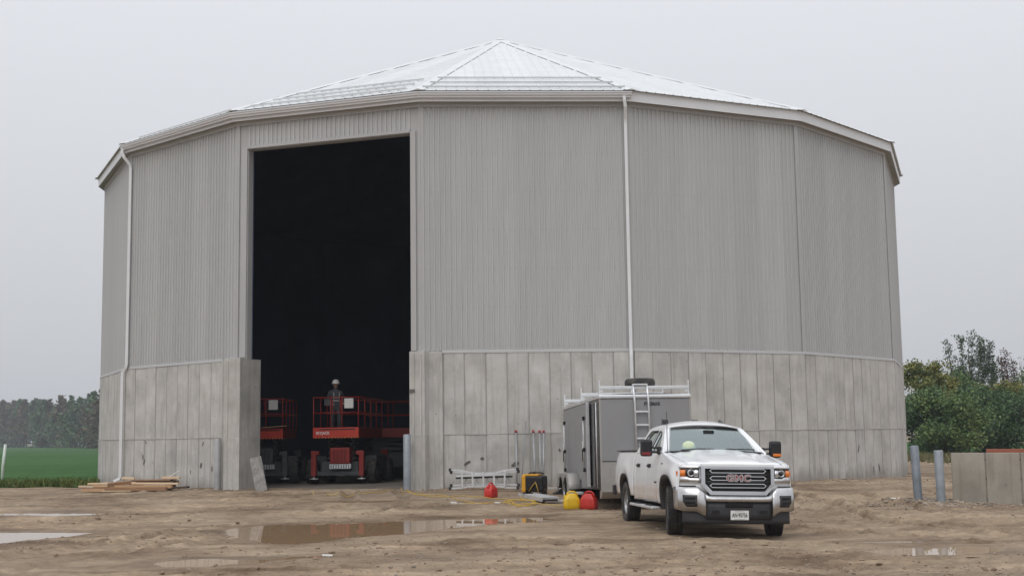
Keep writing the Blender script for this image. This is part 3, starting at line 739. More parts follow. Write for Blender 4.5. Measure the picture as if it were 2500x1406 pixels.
for i in range(NS):
    j = i - 1; F = face_frame(j)
    if j == DOOR:
        mb = MB()
        mb.box((DL / 2, -.06, (ZC + ZT) / 2), (DL, .06, ZT - ZC)); mb.box(((DR + FW) / 2, -.06, (ZC + ZT) / 2), (FW - DR, .06, ZT - ZC))
        mb.box((FW / 2, -.06, (DT + ZT) / 2), (DR - DL - .002, .06, ZT - DT))
        w = mb.build('cladding_wall', M['trim'], bld); w.matrix_local = F
        for k in range(6):
            o = link('steel_sheet', sh_lin if k < 5 else sh_lin2, w); o.matrix_local = Matrix.Translation((DL + k * SW, -.026, DT + .09))
        # jamb and head flashings
        for (c, d, nm) in (((DL - .10, -.005, (ZC + DT) / 2 + .05), (.20, .05, DT - ZC - .02), 'jamb_trim'), ((DR + .085, -.005, (ZC + DT) / 2 + .05), (.17, .05, DT - ZC - .02), 'jamb_trim'),
                           ((FW / 2, -.004, DT + .045), (DR - DL - .004, .046, .09), 'head_trim')):
            MB().box(c, d).build(nm, M['trim'], w)
        for s, sg in ((DL + .012, 1), (DR - .012, -1)):
            MB().box((s, -.17, (ZC + DT) / 2), (.024, .27, DT - ZC - .01)).build('jamb_lining', M['trim'], w)
        MB().box((FW / 2, -.17, DT - .012), (DR - DL - .06, .27, .02)).build('head_lining', M['trim'], w)
    else:
        w = MB().box((FW / 2, -.06, (ZC + ZT) / 2), (FW, .06, ZT - ZC)).build('cladding_wall', M['cladding'], bld); w.matrix_local = F
        if j in VIS:
            for k in range(7):
                o = link('steel_sheet', sh_full if k < 6 else sh_last, w)
                o.matrix_local = Matrix.Translation((k * SW + .002, -.026, ZC + .045))
        # base flashing
        if j in VIS:
            a, b_ = (0, 5.45) if j == 1 else ((.58, FW) if j == 3 else (0, FW))
            MB().prism([(.030, ZC - .030), (.036, ZC - .030), (.022, ZC + .03), (.012, ZC + .05), (-.028, ZC + .05), (-.028, ZC + .002)], a, b_, 'X').build('base_flashing', M['trim'], w)
    # corner trim at left corner
    if j in VIS or j == 8:
        o = MB()
        for k, (jj, s0, s1) in enumerate(((j, 0, .07), (j - 1, FW - .07, FW))):
            Fk = face_frame(jj)
            P = [Fk @ Vector((s, d, z)) for s in (s0, s1) for d in (-.03, .012) for z in (ZC + .03, ZT)]
            o.add(P, [(0, 1, 3, 2), (4, 6, 7, 5), (0, 4, 5, 1), (2, 3, 7, 6), (0, 2, 6, 4), (1, 5, 7, 3)])
        ct = o.build('corner_trim', M['trim'], bld)
        if j in (5, 6):                 # thin dark strip along the seam beside the corner flashing
            Fk = face_frame(j - 1); s_ = FW - .085
            o = MB(); P = [Fk @ Vector((s, d, z)) for s in (s_ - .012, s_ + .010) for d in (-.03, .013) for z in (ZC + .05, ZT - .02)]
            o.add(P, [(0, 1, 3, 2), (4, 6, 7, 5), (0, 4, 5, 1), (2, 3, 7, 6), (0, 2, 6, 4), (1, 5, 7, 3)]); o.build('corner_seam', M['screw'], ct)
# lining: light-tight inner shell ----------------------------------
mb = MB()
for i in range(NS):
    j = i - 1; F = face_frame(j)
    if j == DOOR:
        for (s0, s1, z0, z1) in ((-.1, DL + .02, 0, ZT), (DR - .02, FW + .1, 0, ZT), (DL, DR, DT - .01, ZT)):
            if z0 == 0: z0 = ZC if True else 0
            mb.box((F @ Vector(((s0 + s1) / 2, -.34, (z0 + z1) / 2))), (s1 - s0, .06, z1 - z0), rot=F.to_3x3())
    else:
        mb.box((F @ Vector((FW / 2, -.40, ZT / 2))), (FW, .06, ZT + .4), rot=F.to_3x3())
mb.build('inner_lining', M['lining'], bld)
fl = MB(); fl.add([(BV(i, RB - .45) - Vector((BX, BY, 0))) + Vector((0, 0, .235)) for i in range(NS)], [list(range(NS))])
fl.build('floor_slab', M['slab'], bld)
Fd = face_frame(DOOR)
o = MB().box((3.1, -.75, .02), (5.5, 1.9, .42), ch=.02).build('door_sill', M['slab'], bld); o.matrix_local = Fd
# roof --------------------------------------------------------------
RE = RB + .30                            # eave corner radius
APo = RE * math.cos(math.pi / NS); EW = 2 * RE * math.sin(math.pi / NS)
slope = math.atan2(ZA - ZE, APo); SL = math.hypot(APo, ZA - ZE)
def roof_frame(j):
    """x along the eave (centred), y up the slope, z off the roof"""
    a = PH + (j + .5 - 3.5) * 2 * math.pi / NS
    n = Vector((math.sin(a), -math.cos(a), 0)); t = Vector((math.cos(a), math.sin(a), 0))
    up = (-n * math.cos(slope) + Vector((0, 0, math.sin(slope)))); nn = t.cross(up)
    o_ = n * APo + Vector((0, 0, ZE))
    return Matrix(((t.x, up.x, nn.x, o_.x), (t.y, up.y, nn.y, o_.y), (t.z, up.z, nn.z, o_.z), (0, 0, 0, 1)))
def top_at(x): return max(0.0, SL * (1 - abs(x) / (EW / 2)))
NR = 7; RW = .9144
def roof_sheet_mesh(k):
    x0 = -NR * RW / 2 + k * RW; x1 = x0 + RW
    x0 = max(x0, -EW / 2 + .02); x1 = min(x1, EW / 2 - .02)
    mb = MB(); xs = sorted(set([x0, x1] + ([0.0] if x0 < 0 < x1 else [])))
    P = [(x, -.03) for x in xs] + [(x, max(-.02, top_at(x) - .03)) for x in xs[::-1]]
    mb.add([(x, y, .004 + .002 * (k % 2)) for x, y in P], [list(range(len(P)))])
    r = -NR * RW / 2
    while r < NR * RW / 2:
        if x0 - 1e-6 <= r < x1 and abs(r) < EW / 2 - .1:
            yt = top_at(abs(r) + .05) - .05; h = .028
            mb.add([(r - .035, -.03, .004), (r - .014, -.03, h), (r + .014, -.03, h), (r + .035, -.03, .004),
                    (r - .035, yt, .004), (r - .014, yt, h), (r + .014, yt, h), (r + .035, yt, .004)],
                   [(0, 1, 5, 4), (1, 2, 6, 5), (2, 3, 7, 6), (0, 3, 2, 1)])
            for rr in (r + .10, r + .20):
                yt2 = top_at(abs(rr) + .03) - .05
                if abs(rr) < EW / 2 - .1 and yt2 > 0 and rr < x1:
                    mb.add([(rr - .012, -.03, .005), (rr, -.03, .012), (rr + .012, -.03, .005), (rr - .012, yt2, .005), (rr, yt2, .012), (rr + .012, yt2, .005)],
                           [(0, 1, 4, 3), (1, 2, 5, 4)])
        r += .3048
    # end laps across the sheet
    for yl in (5.2 + .02 * (k % 2), 10.6):
        xa = [x for x in (x0, x1)]
        lim = EW / 2 * (1 - (yl + .1) / SL)
        a, b_ = max(x0, -lim), min(x1, lim)
        if b_ - a > .1:
            mb.add([(a, yl - .25, .0062), (b_, yl - .25, .0062), (b_, yl - .012, .011), (a, yl - .012, .011), (a, yl - .25, .004), (b_, yl - .25, .004)], [(0, 1, 2, 3), (4, 5, 1, 0)])
    return mb.mesh('roof_sheet', M['roofing'], fix=False)
rs_me = [roof_sheet_mesh(k) for k in range(NR)]
hip_me = None
M['roof_under'] = M['lining']
for i in range(NS):
    j = i - 1; F = roof_frame(j)
    mb = MB(); mb.add([(-EW / 2 * .995, .08, -.02), (EW / 2 * .995, .08, -.02), (0, SL, -.02), (-EW / 2 * .995, .08, -.06), (EW / 2 * .995, .08, -.06), (0, SL, -.05)], [(0, 1, 2), (5, 4, 3), (0, 3, 4, 1)])
    rf = mb.build('roof_face', M['roof_under'], bld); rf.matrix_local = F
    for k in range(NR):
        link('roof_sheet', rs_me[k], rf)
    # snow guards on the three faces above the doorway side
    if j in (1, 2, 3):
        for n_, y in enumerate((.42, 1.55, 2.75)):
            w = EW * (1 - (y + .25) / SL) * (1.0 if j == 3 else .90)
            sh = 0.0 if j == 3 else .10
            MB().prism([(y, .03), (y + .06, .03), (y + .06, .038), (y + .01, .038), (y + .01, .085), (y, .085)], -w / 2 + sh * 0, w / 2 - sh, 'X').build('snow_guard', M['roofing'], rf)
# hip caps
def hip(i):
    A = BV(i, RE) - Vector((BX, BY, 0)) + Vector((0, 0, ZE)); T = Vector((0, 0, ZA))
    d = (T - A).normalized(); s = d.cross(Vector((0, 0, 1))).normalized(); u = s.cross(d)
    A = A - d * .06
    w, dr = .17, -.018
    P = []
    for p in (A, T):
        P += [p + s * -w + u * (.032 + dr), p + u * .062, p + s * w + u * (.032 + dr)]
    mb = MB(); mb.add(P, [(0, 1, 4, 3), (1, 2, 5, 4), (0, 2, 1)])
    return mb.build('hip_cap', M['roofing'], bld, fix=False)
for i in range(-1, 9): hip(i)
MB().lathe([(.01, .09), (.12, .065), (.26, -.03)], 16, c=(0, 0, ZA)).build('apex_cap', M['roofing'], bld)
# fascia, soffit, gutters -------------------------------------------
def ring_strip(j, prof, name, mat, ext=0.0):
    """profile (radius offset at mid-face from apothem RB, z) swept along face j"""
    vs = []; n = len(prof)
    for e, i in enumerate((j, j + 1)):
        for r, z in prof:
            k = (RB * math.cos(math.pi / NS) + r) / math.cos(math.pi / NS)
            p = BV(i, k) - Vector((BX, BY, 0)); vs.append((p.x, p.y, z))
    mb = MB(); mb.add(vs, [(i, (i + 1) % n, n + (i + 1) % n, n + i) for i in range(n)] + [list(range(n)), list(range(n, 2 * n))[::-1]])
    return mb.build(name, mat, bld)
for j in VIS:
    ring_strip(j, [(-.08, ZT + .0), (.21, ZT + .0), (.21, ZT + .02), (-.08, ZT + .02)], 'soffit', M['soffit'])
    ring_strip(j, [(.212, ZT - .035), (.24, ZT - .035), (.24, ZE + .005), (.212, ZE + .005)], 'fascia', M['fascia'])
    ring_strip(j, [(.0, ZT - .14), (.03, ZT - .14), (.03, ZT - .002), (.0, ZT - .002)], 'frieze_trim', M['cladding'])
    if j in (1, 2, 3):
        g0 = .242
        ring_strip(j, [(g0, ZT + .06), (g0 + .085, ZT + .06), (g0 + .09, ZT + .10), (g0 + .125, ZT + .13), (g0 + .128, ZT + .175), (g0 + .15, ZT + .19), (g0 + .15, ZT + .225), (g0 + .12, ZT + .225), (g0 + .12, ZT + .20), (g0, ZT + .20)], 'gutter', M['gutter'])
ring_back = [j for j in range(8, 15)]
for j in ring_back:
    ring_strip(j, [(-.08, ZT), (.21, ZT), (.21, ZT + .02), (-.08, ZT + .02)], 'soffit', M['soffit'])
    ring_strip(j, [(.212, ZT - .035), (.24, ZT - .035), (.24, ZE + .005), (.212, ZE + .005)], 'fascia', M['fascia'])
# downspouts ----------------------------------------------------------
def P3(j, s, d, z): return face_frame(j) @ Vector((s, d, z))
dp = [P3(3, 5.95, .33, ZT + .10), P3(3, 5.95, .33, ZT - .02), P3(3, 5.98, .29, ZT - .20), P3(3, 6.0, .10, ZT - .52), P3(3, 6.0, .07, ZT - .65)]
z = ZT - .65
dp += [P3(3, 6.0, .07, ZC + .2), P3(3, 6.0, .075, ZC), P3(3, 6.0, .10, ZC - .15), P3(3, 6.0, .10, .45), P3(3, 6.0, .14, .33), P3(3, 6.0, .30, .25)]
MB().tube(dp, .062, 4, smooth=False, flat=1.0).build('downspout', M['downspout'], bld)
dp = [P3(1, .03, .33, ZT + .10), P3(1, .03, .33, ZT - .05), P3(1, .08, .28, ZT - .20), P3(1, .16, .12, ZT - .42), P3(1, .16, .08, ZT - .55),
      P3(1, .16, .08, ZC + .16), P3(1, .14, .09, ZC + .06), P3(1, .02, .13, ZC - .10), P3(1, .0, .14, ZC - .25), P3(1, .0, .14, .62), P3(1, -.02, .16, .50), P3(1, -.12, .30, .42)]
MB().tube(dp, .066, 4, smooth=False, flat=1.0).build('downspout', M['downspout'], bld)

# ================================================================ pickup truck
truck = empty('pickup_truck', (3.57, 22.2, -.012), 0, 'white four-door pickup truck with chrome grille and black towing mirrors', 'truck',
              rot=(R_(-.75), R_(1.5), R_(5.6)))
truck.rotation_mode = 'XYZ'
WP = M['white_paint']
def hw(u, z):
    """half width of the body side"""
    pts = [(.40, .955), (.55, .975), (.72, 1.0), (.95, 1.005), (1.08, .998), (1.16, .985), (1.26, .965), (1.34, .945), (1.42, .915), (1.5, .88)]
    if z <= pts[0][0]: b = pts[0][1]
    else:
        b = pts[-1][1]
        for (z0, x0), (z1, x1) in zip(pts, pts[1:]):
            if z0 <= z <= z1: b = x0 + (x1 - x0) * (z - z0) / (z1 - z0); break
    if u < -.25: b -= .10 * ((-.25 - u) / .55) ** 2
    if u > 4.6: b -= .03 * ((u - 4.6) / .5) ** 2
    for u0 in (0.0, 3.9):                      # swollen arches
        r = math.hypot((u - u0) / .74, (z - .45) / .66)
        b += .028 * math.exp(-((r - .98) / .20) ** 2)
    # crease along the doors
    b -= .012 * math.exp(-((z - .68) / .05) ** 2) * (1 if .6 < u < 2.95 else .3)
    return b
AP = 2.7
ARCH = [(0.0, .52, .58), (3.9, .50, .55)]
def archf(u, z, c):
    u0, a, b = c; zc = .40
    return ((abs(u - u0) / a) ** AP + (max(z - zc, 0) / b) ** AP)
def side_piece(name, u0, u1, zlo, ztop, sgn, parent=truck, cap=None):
    nu = max(3, int((u1 - u0) / .045)); nz = 20
    us = [u0 + (u1 - u0) * i / nu for i in range(nu + 1)]
    rows = []
    for u in us:
        zt = ztop(u); row = []
        for k in range(nz + 1):
            row.append([u, zlo + (zt - zlo) * k / nz])
        rows.append(row)
    keep = {}; vs = []; fs = []; ids = {}
    inside = [[any(archf(u, z, c) < 1 for c in ARCH) for u, z in row] for row in rows]
    def vid(i, k):
        if (i, k) in ids: return ids[(i, k)]
        u, z = rows[i][k]
        for c in ARCH:
            f = archf(u, z, c)
            if f < 1:
                s = max(f, 1e-4) ** (-1 / AP)
                if z > .40: u, z = c[0] + (u - c[0]) * s, .40 + (z - .40) * s
                else: u = c[0] + (c[1] if u > c[0] else -c[1])
                u = min(max(u, u0), u1)
        ids[(i, k)] = len(vs); vs.append((sgn * hw(u, z), u, z)); return ids[(i, k)]
    for i in range(nu):
        for k in range(nz):
            if inside[i][k] and inside[i + 1][k] and inside[i][k + 1] and inside[i + 1][k + 1]: continue
            fs.append((vid(i, k), vid(i + 1, k), vid(i + 1, k + 1), vid(i, k + 1)))
    mb = MB(); mb.add(vs, fs, True)
    if cap:
        P = []
        for u in us:
            zt = ztop(u); x0 = hw(u, zt); x1 = cap(u)
            P.append([(sgn * (x0 + (x1 - x0) * (1 - math.cos(t * math.pi / 2))), u, zt + .032 * math.sin(t * math.pi / 2)) for t in (0, .25, .5, .75, 1)])
        mb.grid(P)
    o = mb.build(name, WP, parent, merge=.0008)
    md = o.modifiers.new('solid', 'SOLIDIFY'); md.thickness = .02; md.offset = -1
    return o
def fz(u): t = (u + .85) / 1.47; return 1.165 + .205 * max(0, t) ** .85
def hoodw(u): return .80 + .07 * (u + .8) / 1.4
for sg in (-1, 1):
    side_piece('front_fender', -.705, .615, .50, lambda u: fz(u) - .02, sg, cap=lambda u: hoodw(u) + .004)
    side_piece('front_door', .625, 1.715, .50, lambda u: 1.385, sg)
    side_piece('rear_door', 1.725, 2.715, .50, lambda u: 1.385, sg)
    side_piece('cab_corner', 2.725, 2.985, .50, lambda u: 1.385, sg)
    side_piece('bed_side', 3.03, 5.09, .56, lambda u: 1.385, sg, cap=lambda u: .86)
    for c in ARCH:                              # dark arch lip
        P = []
        for k in range(25):
            t = math.pi * k / 24; q = abs(math.cos(t)) ** (2 / AP) * (1 if math.cos(t) > 0 else -1); w = abs(math.sin(t)) ** (2 / AP)
            row = []
            for m_ in (.935, 1.0, 1.05):
                u = c[0] + c[1] * q * m_; z = .40 + c[2] * w * m_
                row.append((sg * (hw(u, z) + (.012 if m_ > .98 else -.015)), u, z))
            row.insert(0, (sg * .72, c[0] + c[1] * q * .97, .40 + c[2] * w * .97))
            P.append(row)
        MB().grid(P).build('arch_liner', M['black_plastic'], truck)
    for uu in (1.50, 2.50):
        h = MB().box((sg * 1.012, uu, 1.145), (.03, .20, .035), ch=.012); h.box((sg * .995, uu, 1.145), (.02, .24, .07), ch=.009)
        h.build('door_handle', M['black_plastic'], truck)
    MB().box((sg * 1.006, .86, .86), (.008, .26, .03)).build('door_badge', M['gloss_black'], truck)
    MB().box((sg * .985, .42, 1.19), (.008, .16, .025)).build('fender_badge', M['satin_chrome'], truck)
# hood
P = []
for i in range(25):
    t = i / 24; row = []
    for k in range(33):
        s = -1 + 2 * k / 32; w = .80 + .07 * t
        uf = -.875 + .16 * abs(s) ** 3
        u = uf + (.60 - .10 * (1 - s * s) - uf) * t; x = s * w
        z = fz(u) + .014 + .055 * (1 - s * s) * (.35 + .65 * t)
        b = sst(np.array((abs(x) - .40) / .07)); z += .022 * (1 - float(b)) * min(1, t * 5)
        c_ = math.exp(-((abs(x) - .66) / .05) ** 2) * .010; z += c_
        z -= .05 * max(0, 1 - t / .10) ** 2
        row.append((x, u, z))
    P.append(row)
hood = MB().grid(P).build('hood', WP, truck, solid=.02)
for sg in (-1, 1):
    MB().box((sg * .22, .36, 1.455), (.16, .05, .012), rot=sg * .2, ch=.004).build('washer_vent', M['black_plastic'], hood)
# front fascia
def yf(x, z=1.0): return -.895 + .22 * (min(abs(x), 1.0) / .98) ** 3.4 + .05 * (z - .9)
def cols(name, xs, zt, zb, proud, mat, parent, rows=4, depth=.05, prof=None, merge=True):
    """surface following the curved front between two height functions"""
    front = []
    for x in xs:
        a, b = zt(x), zb(x); r = []
        for k in range(rows + 1):
            f = k / rows; z = b + (a - b) * f
            p = proud(x, f) if callable(proud) else proud
            r.append((x, yf(x, z) - p, z))
        front.append(r)
    n = len(xs); m = rows + 1; mb = MB(); mb.grid(front)
    back = [(x, y + depth, z) for r in front for x, y, z in r]
    b0 = len(mb.v); mb.v += back
    def F(*q): mb.f.append(list(q)); mb.sm.append(False)
    for i in range(n - 1):
        F(i * m + m - 1, (i + 1) * m + m - 1, b0 + (i + 1) * m + m - 1, b0 + i * m + m - 1)
        F(i * m, b0 + i * m, b0 + (i + 1) * m, (i + 1) * m)
    for k in range(m - 1):
        F(k, k + 1, b0 + k + 1, b0 + k); e = (n - 1) * m
        F(e + k, b0 + e + k, b0 + e + k + 1, e + k + 1)
    return mb.build(name, mat, parent)
def lin(a, b, n): return [a + (b - a) * i / n for i in range(n + 1)]
def strip(pts, w, proud, depth, closed=False):
    """bar of width w following a polyline on the curved front"""
    n = len(pts); mb = MB(); O = []; I = []
    for i in range(n):
        a = pts[(i - 1) % n] if (closed or i) else pts[i]; b = pts[(i + 1) % n] if (closed or i < n - 1) else pts[i]; p = pts[i]
        def nrm(q, r):
            dx, dz = r[0] - q[0], r[1] - q[1]; l_ = math.hypot(dx, dz) or 1; return (-dz / l_, dx / l_)
        n1 = nrm(a, p) if a != p else nrm(p, b); n2 = nrm(p, b) if b != p else n1
        nx_, nz_ = n1[0] + n2[0], n1[1] + n2[1]; l_ = math.hypot(nx_, nz_) or 1; nx_, nz_ = nx_ / l_, nz_ / l_
        c = max(.45, nx_ * n1[0] + nz_ * n1[1]); h = w / 2 / c
        O.append((p[0] + nx_ * h, p[1] + nz_ * h)); I.append((p[0] - nx_ * h, p[1] - nz_ * h))
    vs = []
    for (x, z) in O: vs += [(x, yf(x, z) - proud, z), (x, yf(x, z) - proud + depth, z)]
    for (x, z) in I: vs += [(x, yf(x, z) - proud, z), (x, yf(x, z) - proud + depth, z)]
    m = 2 * n; fs = []
    for i in range(n if closed else n - 1):
        j = (i + 1) % n; a, b, c, d = 2 * i, 2 * j, m + 2 * j, m + 2 * i
        fs += [(a, b, c, d), (a + 1, d + 1, c + 1, b + 1), (a, a + 1, b + 1, b), (d, c, c + 1, d + 1)]
    if not closed: fs += [(0, m, m + 1, 1), (2 * n - 2, 2 * n - 1, m + 2 * n - 1, m + 2 * n - 2)]
    mb.add(vs, fs); return mb
cols('front_panel', lin(-.942, .942, 40), lambda x: 1.198 - .01 * abs(x), lambda x: .72, -.02, WP, truck, depth=.04)
# grille
gr = cols('grille', lin(-.555, .555, 20), lambda x: 1.145, lambda x: .735 if abs(x) < .46 else .735 + (abs(x) - .46) * 1.0, .012, M['dark_void'], truck, depth=.03)
ring = [(-.585, 1.155), (-.585, .865), (-.455, .725), (.455, .725), (.585, .865), (.585, 1.155)]
def dens(pts, closed, n=6):
    out = []
    m = len(pts)
    for i in range(m if closed else m - 1):
        a, b = pts[i], pts[(i + 1) % m]
        k = max(1, int(math.hypot(a[0] - b[0], a[1] - b[1]) / .12))
        out += [(a[0] + (b[0] - a[0]) * t / k, a[1] + (b[1] - a[1]) * t / k) for t in range(k)]
    if not closed: out.append(pts[-1])
    return out
strip(dens(ring, True), .062, .055, .09, True).build('grille_surround', M['satin_chrome'], truck)
strip(dens([(-.61, 1.178), (.61, 1.178)], False), .035, .062, .10).build('grille_header', WP, truck)
for z in (1.085, .965, .845):
    L_ = .47; h = .030
    pill = [(-L_, z), (-L_ + .035, z + h), (L_ - .035, z + h), (L_, z), (L_ - .035, z - h), (-L_ + .035, z - h)]
    strip(dens(pill, True), .013, .035, .03, True).build('grille_bar', M['satin_chrome'], gr)
    MB().box((0, yf(0, z) - .014, z), (.82, .012, .035)).build('grille_slot', M['dark_void'], gr)
    for zz in (z + .06,):
        cols('grille_slat', lin(-.53, .53, 12), lambda x: zz + .012, lambda x: zz - .012, .022, M['black_plastic'], gr, rows=1, depth=.012)
text_part('badge_edge', 'GMC', .148, M['satin_chrome'], gr, (0, yf(0) - .048, .965), bold=.011, xs=1.18, extrude=.010, spacing=1.12)
text_part('badge', 'GMC', .148, M['red_badge'], gr, (0, yf(0) - .062, .965), bold=-.003, xs=1.18, extrude=.006, spacing=1.12)
# headlights
for sg in (-1, 1):
    xs = sorted([sg * x for x in lin(.635, .932, 10)])
    hl = cols('headlight', xs, lambda x: 1.150 - .015 * abs(x), lambda x: .965, .0, M['gloss_black'], truck, rows=2, depth=.03)
    xs2 = sorted([sg * x for x in lin(.625, .938, 10)])
    cols('headlight_trim', xs2, lambda x: .965 + (.02 if abs(x) > .80 else 0), lambda x: .885 + .02 * (abs(x) - .62), .014, M['chrome'], hl, rows=2, depth=.04)
    cols('headlight_brow', xs2, lambda x: 1.168 - .015 * abs(x), lambda x: 1.135 - .015 * abs(x), .012, M['satin_chrome'], hl, rows=1, depth=.03)
    xa = sorted([sg * x for x in lin(.85, .93, 4)])
    cols('turn_signal', xa, lambda x: 1.095, lambda x: .985, .012, M['amber'], hl, rows=1, depth=.02)
    c = (sg * .765, yf(.765, 1.05) - .004, 1.045)
    MB().lathe([(.055, .01), (.058, -.012), (.050, -.018), (.042, .0), (.036, .004), (.03, -.004), (.001, -.008)], 20, 'Y', c).build('projector', M['lamp'], hl)
    MB().lathe([(.034, -.006), (.024, -.018), (.001, -.022)], 16, 'Y', c).build('projector_lens', M['gloss_black'], hl)
    xr = sorted([sg * x for x in lin(.645, .72, 3)])
    cols('reflector', xr, lambda x: 1.10, lambda x: .985, .006, M['lamp'], hl, rows=1, depth=.012)
    MB().box((sg * .955, -.60, 1.03), (.03, .10, .09), ch=.01).build('side_marker', M['amber'], hl)
# bumper
def bz_t(x):
    a = abs(x)
    return .685 if a < .50 else (.685 + (a - .50) / .16 * .135 if a < .66 else .82)
def bprof(x, f): return .075 + .035 * math.sin(math.pi * min(1, f * 1.15)) - (.03 if f > .98 else 0) - .10 * max(0, abs(x) - .9) * 2
bump = cols('front_bumper', lin(-.56, .56, 22), bz_t, lambda x: .580, bprof, M['chrome'], truck, rows=4, depth=.05)
for sg in (-1, 1):
    xs = sorted([sg * x for x in (.56, .60, .63, .66, .70, .75, .80, .85, .90, .94, .97, .985)])
    sd = cols('bumper_end', xs, bz_t, lambda x: (.345 + (abs(x) - .56) * .55 if abs(x) < .70 else .425 + (.03 * max(0, (abs(x) - .9) / .1))), bprof, M['chrome'], bump, rows=8, depth=.06)
    # wrap round the corner
    Pp = []
    for k in range(7):
        t = k / 6; Pp.append([(sg * (.985 + .018 * math.sin(t * 3.14)), yf(.985) - .06 + t * .30, z) for z in (.45, .52, .6, .68, .75, .82)])
    MB().grid(Pp).build('bumper_wrap', M['chrome'], bump, solid=.02)
    xs = sorted([sg * x for x in (.70, .74, .80, .86, .915)])
    fp = cols('fog_pocket', xs, lambda x: .69, lambda x: .50 + (.08 * max(0, (abs(x) - .86) / .055)), .118, M['black_plastic'], bump, rows=3, depth=.03)
    for zz in (.64, .57):
        xs3 = sorted([sg * x for x in (.73, .80, .88)])
        cols('fog_slot', xs3, lambda x: zz + .018, lambda x: zz - .018, .122, M['dark_void'], fp, rows=1, depth=.01)
val = cols('lower_valance', lin(-.90, .90, 28), lambda x: .46, lambda x: .225 + .03 * max(0, abs(x) - .7), .03, M['black_plastic'], truck, rows=4, depth=.05)
cen = cols('bumper_centre', lin(-.555, .555, 16), lambda x: .578, lambda x: .30, .055, M['black_plastic'], truck, rows=3, depth=.04)
cols('valance_slot', lin(-.23, .23, 6), lambda x: .565, lambda x: .495, .063, M['dark_void'], cen, rows=1, depth=.01)
for sg in (-1, 1):
    MB().box((sg * .40, yf(.4, .42) - .062, .42), (.19, .02, .10), ch=.008).build('tow_hook_bezel', M['black_plastic'], cen)
    MB().box((sg * .40, yf(.4, .42) - .073, .42), (.13, .01, .055), ch=.004).build('tow_hook_recess', M['dark_void'], cen)
pl_ = MB().box((.0, yf(0, .37) - .066, .37), (.305, .008, .152), ch=.003).build('licence_plate', M['plate'], truck)
text_part('plate_text', 'AN·95756', .092, M['ink'], pl_, (0, yf(0, .37) - .0715, .368), xs=.66, bold=.002, extrude=.0008)
MB().box((0, yf(0, .37) - .0705, .430), (.16, .002, .012)).build('plate_band', M['grey_ink'], pl_)
MB().box((0, yf(0, .37) - .0705, .305), (.18, .002, .010)).build('plate_band', M['grey_ink'], pl_)
cols('bumper_gap', lin(-.95, .95, 30), lambda x: .84 if abs(x) > .66 else .73, lambda x: .66, .01, M['dark_void'], truck, rows=1, depth=.02)
# cab upper
def uw(z): return .925 - max(0, z - 1.38) * .50
def fill_poly(outer, holes, fn, name, mat, parent, solid=None):
    bm = bmesh.new(); edges = []
    for loop in [outer] + holes:
        vs = [bm.verts.new((p[0], p[1], 0)) for p in loop]
        edges += [bm.edges.new((vs[i], vs[(i + 1) % len(vs)])) for i in range(len(vs))]
    bmesh.ops.triangle_fill(bm, use_beauty=True, edges=edges)
    for v in bm.verts: v.co = Vector(fn(v.co.x, v.co.y))
    me = bpy.data.meshes.new(name); bmesh.ops.recalc_face_normals(bm, faces=bm.faces); bm.to_mesh(me); bm.free()
    me.materials.append(mat); o = link(name, me, parent)
    if solid: md = o.modifiers.new('s', 'SOLIDIFY'); md.thickness = solid; md.offset = 0
    return o
def rnd(poly, r=.05, n=4):
    out = []; m = len(poly)
    for i in range(m):
        a, p, b = Vector(poly[i - 1]), Vector(poly[i]), Vector(poly[(i + 1) % m])
        d1 = (a - p); d2 = (b - p); k = min(r, d1.length * .4, d2.length * .4)
        A = p + d1.normalized() * k; B = p + d2.normalized() * k
        for t in range(n + 1):
            s = t / n; q = A * (1 - s) ** 2 + p * 2 * s * (1 - s) + B * s * s; out.append((q.x, q.y))
    return out
OUT = [(.60, 1.375), (1.00, 1.62), (1.36, 1.815), (1.55, 1.85), (2.50, 1.85), (2.72, 1.815), (2.85, 1.62), (2.985, 1.375)]
W1 = rnd([(.93, 1.405), (1.41, 1.745), (1.66, 1.785), (1.70, 1.405)], .05)
W2 = rnd([(1.80, 1.405), (1.77, 1.785), (2.42, 1.785), (2.60, 1.70), (2.68, 1.405)], .05)
for sg in (-1, 1):
    fr = fill_poly(OUT, [W1, W2], lambda u, z: (sg * uw(z), u, z), 'cab_frame', WP, truck, .035)
    for W_ in (W1, W2):
        fill_poly(W_, [], lambda u, z: (sg * (uw(z) - .012), u, z), 'side_window', M['side_glass'], truck)
    # dark seal round windows
    for W_ in (W1, W2):
        MB().tube([(sg * (uw(z) + .016), u, z) for u, z in W_] + [(sg * (uw(W_[0][1]) + .016), W_[0][0], W_[0][1])], .011, 5, False).build('window_seal', M['black_plastic'], truck)
    # A-pillar
    Pp = []
    for k in range(9):
        t = k / 8
        a = Vector((.775, .70, 1.40)).lerp(Vector((.615, 1.375, 1.838)), t); b = Vector((.905, .62, 1.385)).lerp(Vector((.70, 1.40, 1.825)), t)
        md_ = (a + b) / 2 + Vector((.022, -.035, .02))
        Pp.append([(sg * a.x, a.y, a.z), (sg * md_.x, md_.y, md_.z), (sg * b.x, b.y, b.z)])
    MB().grid(Pp).build('windshield_pillar', WP, truck, solid=.03)
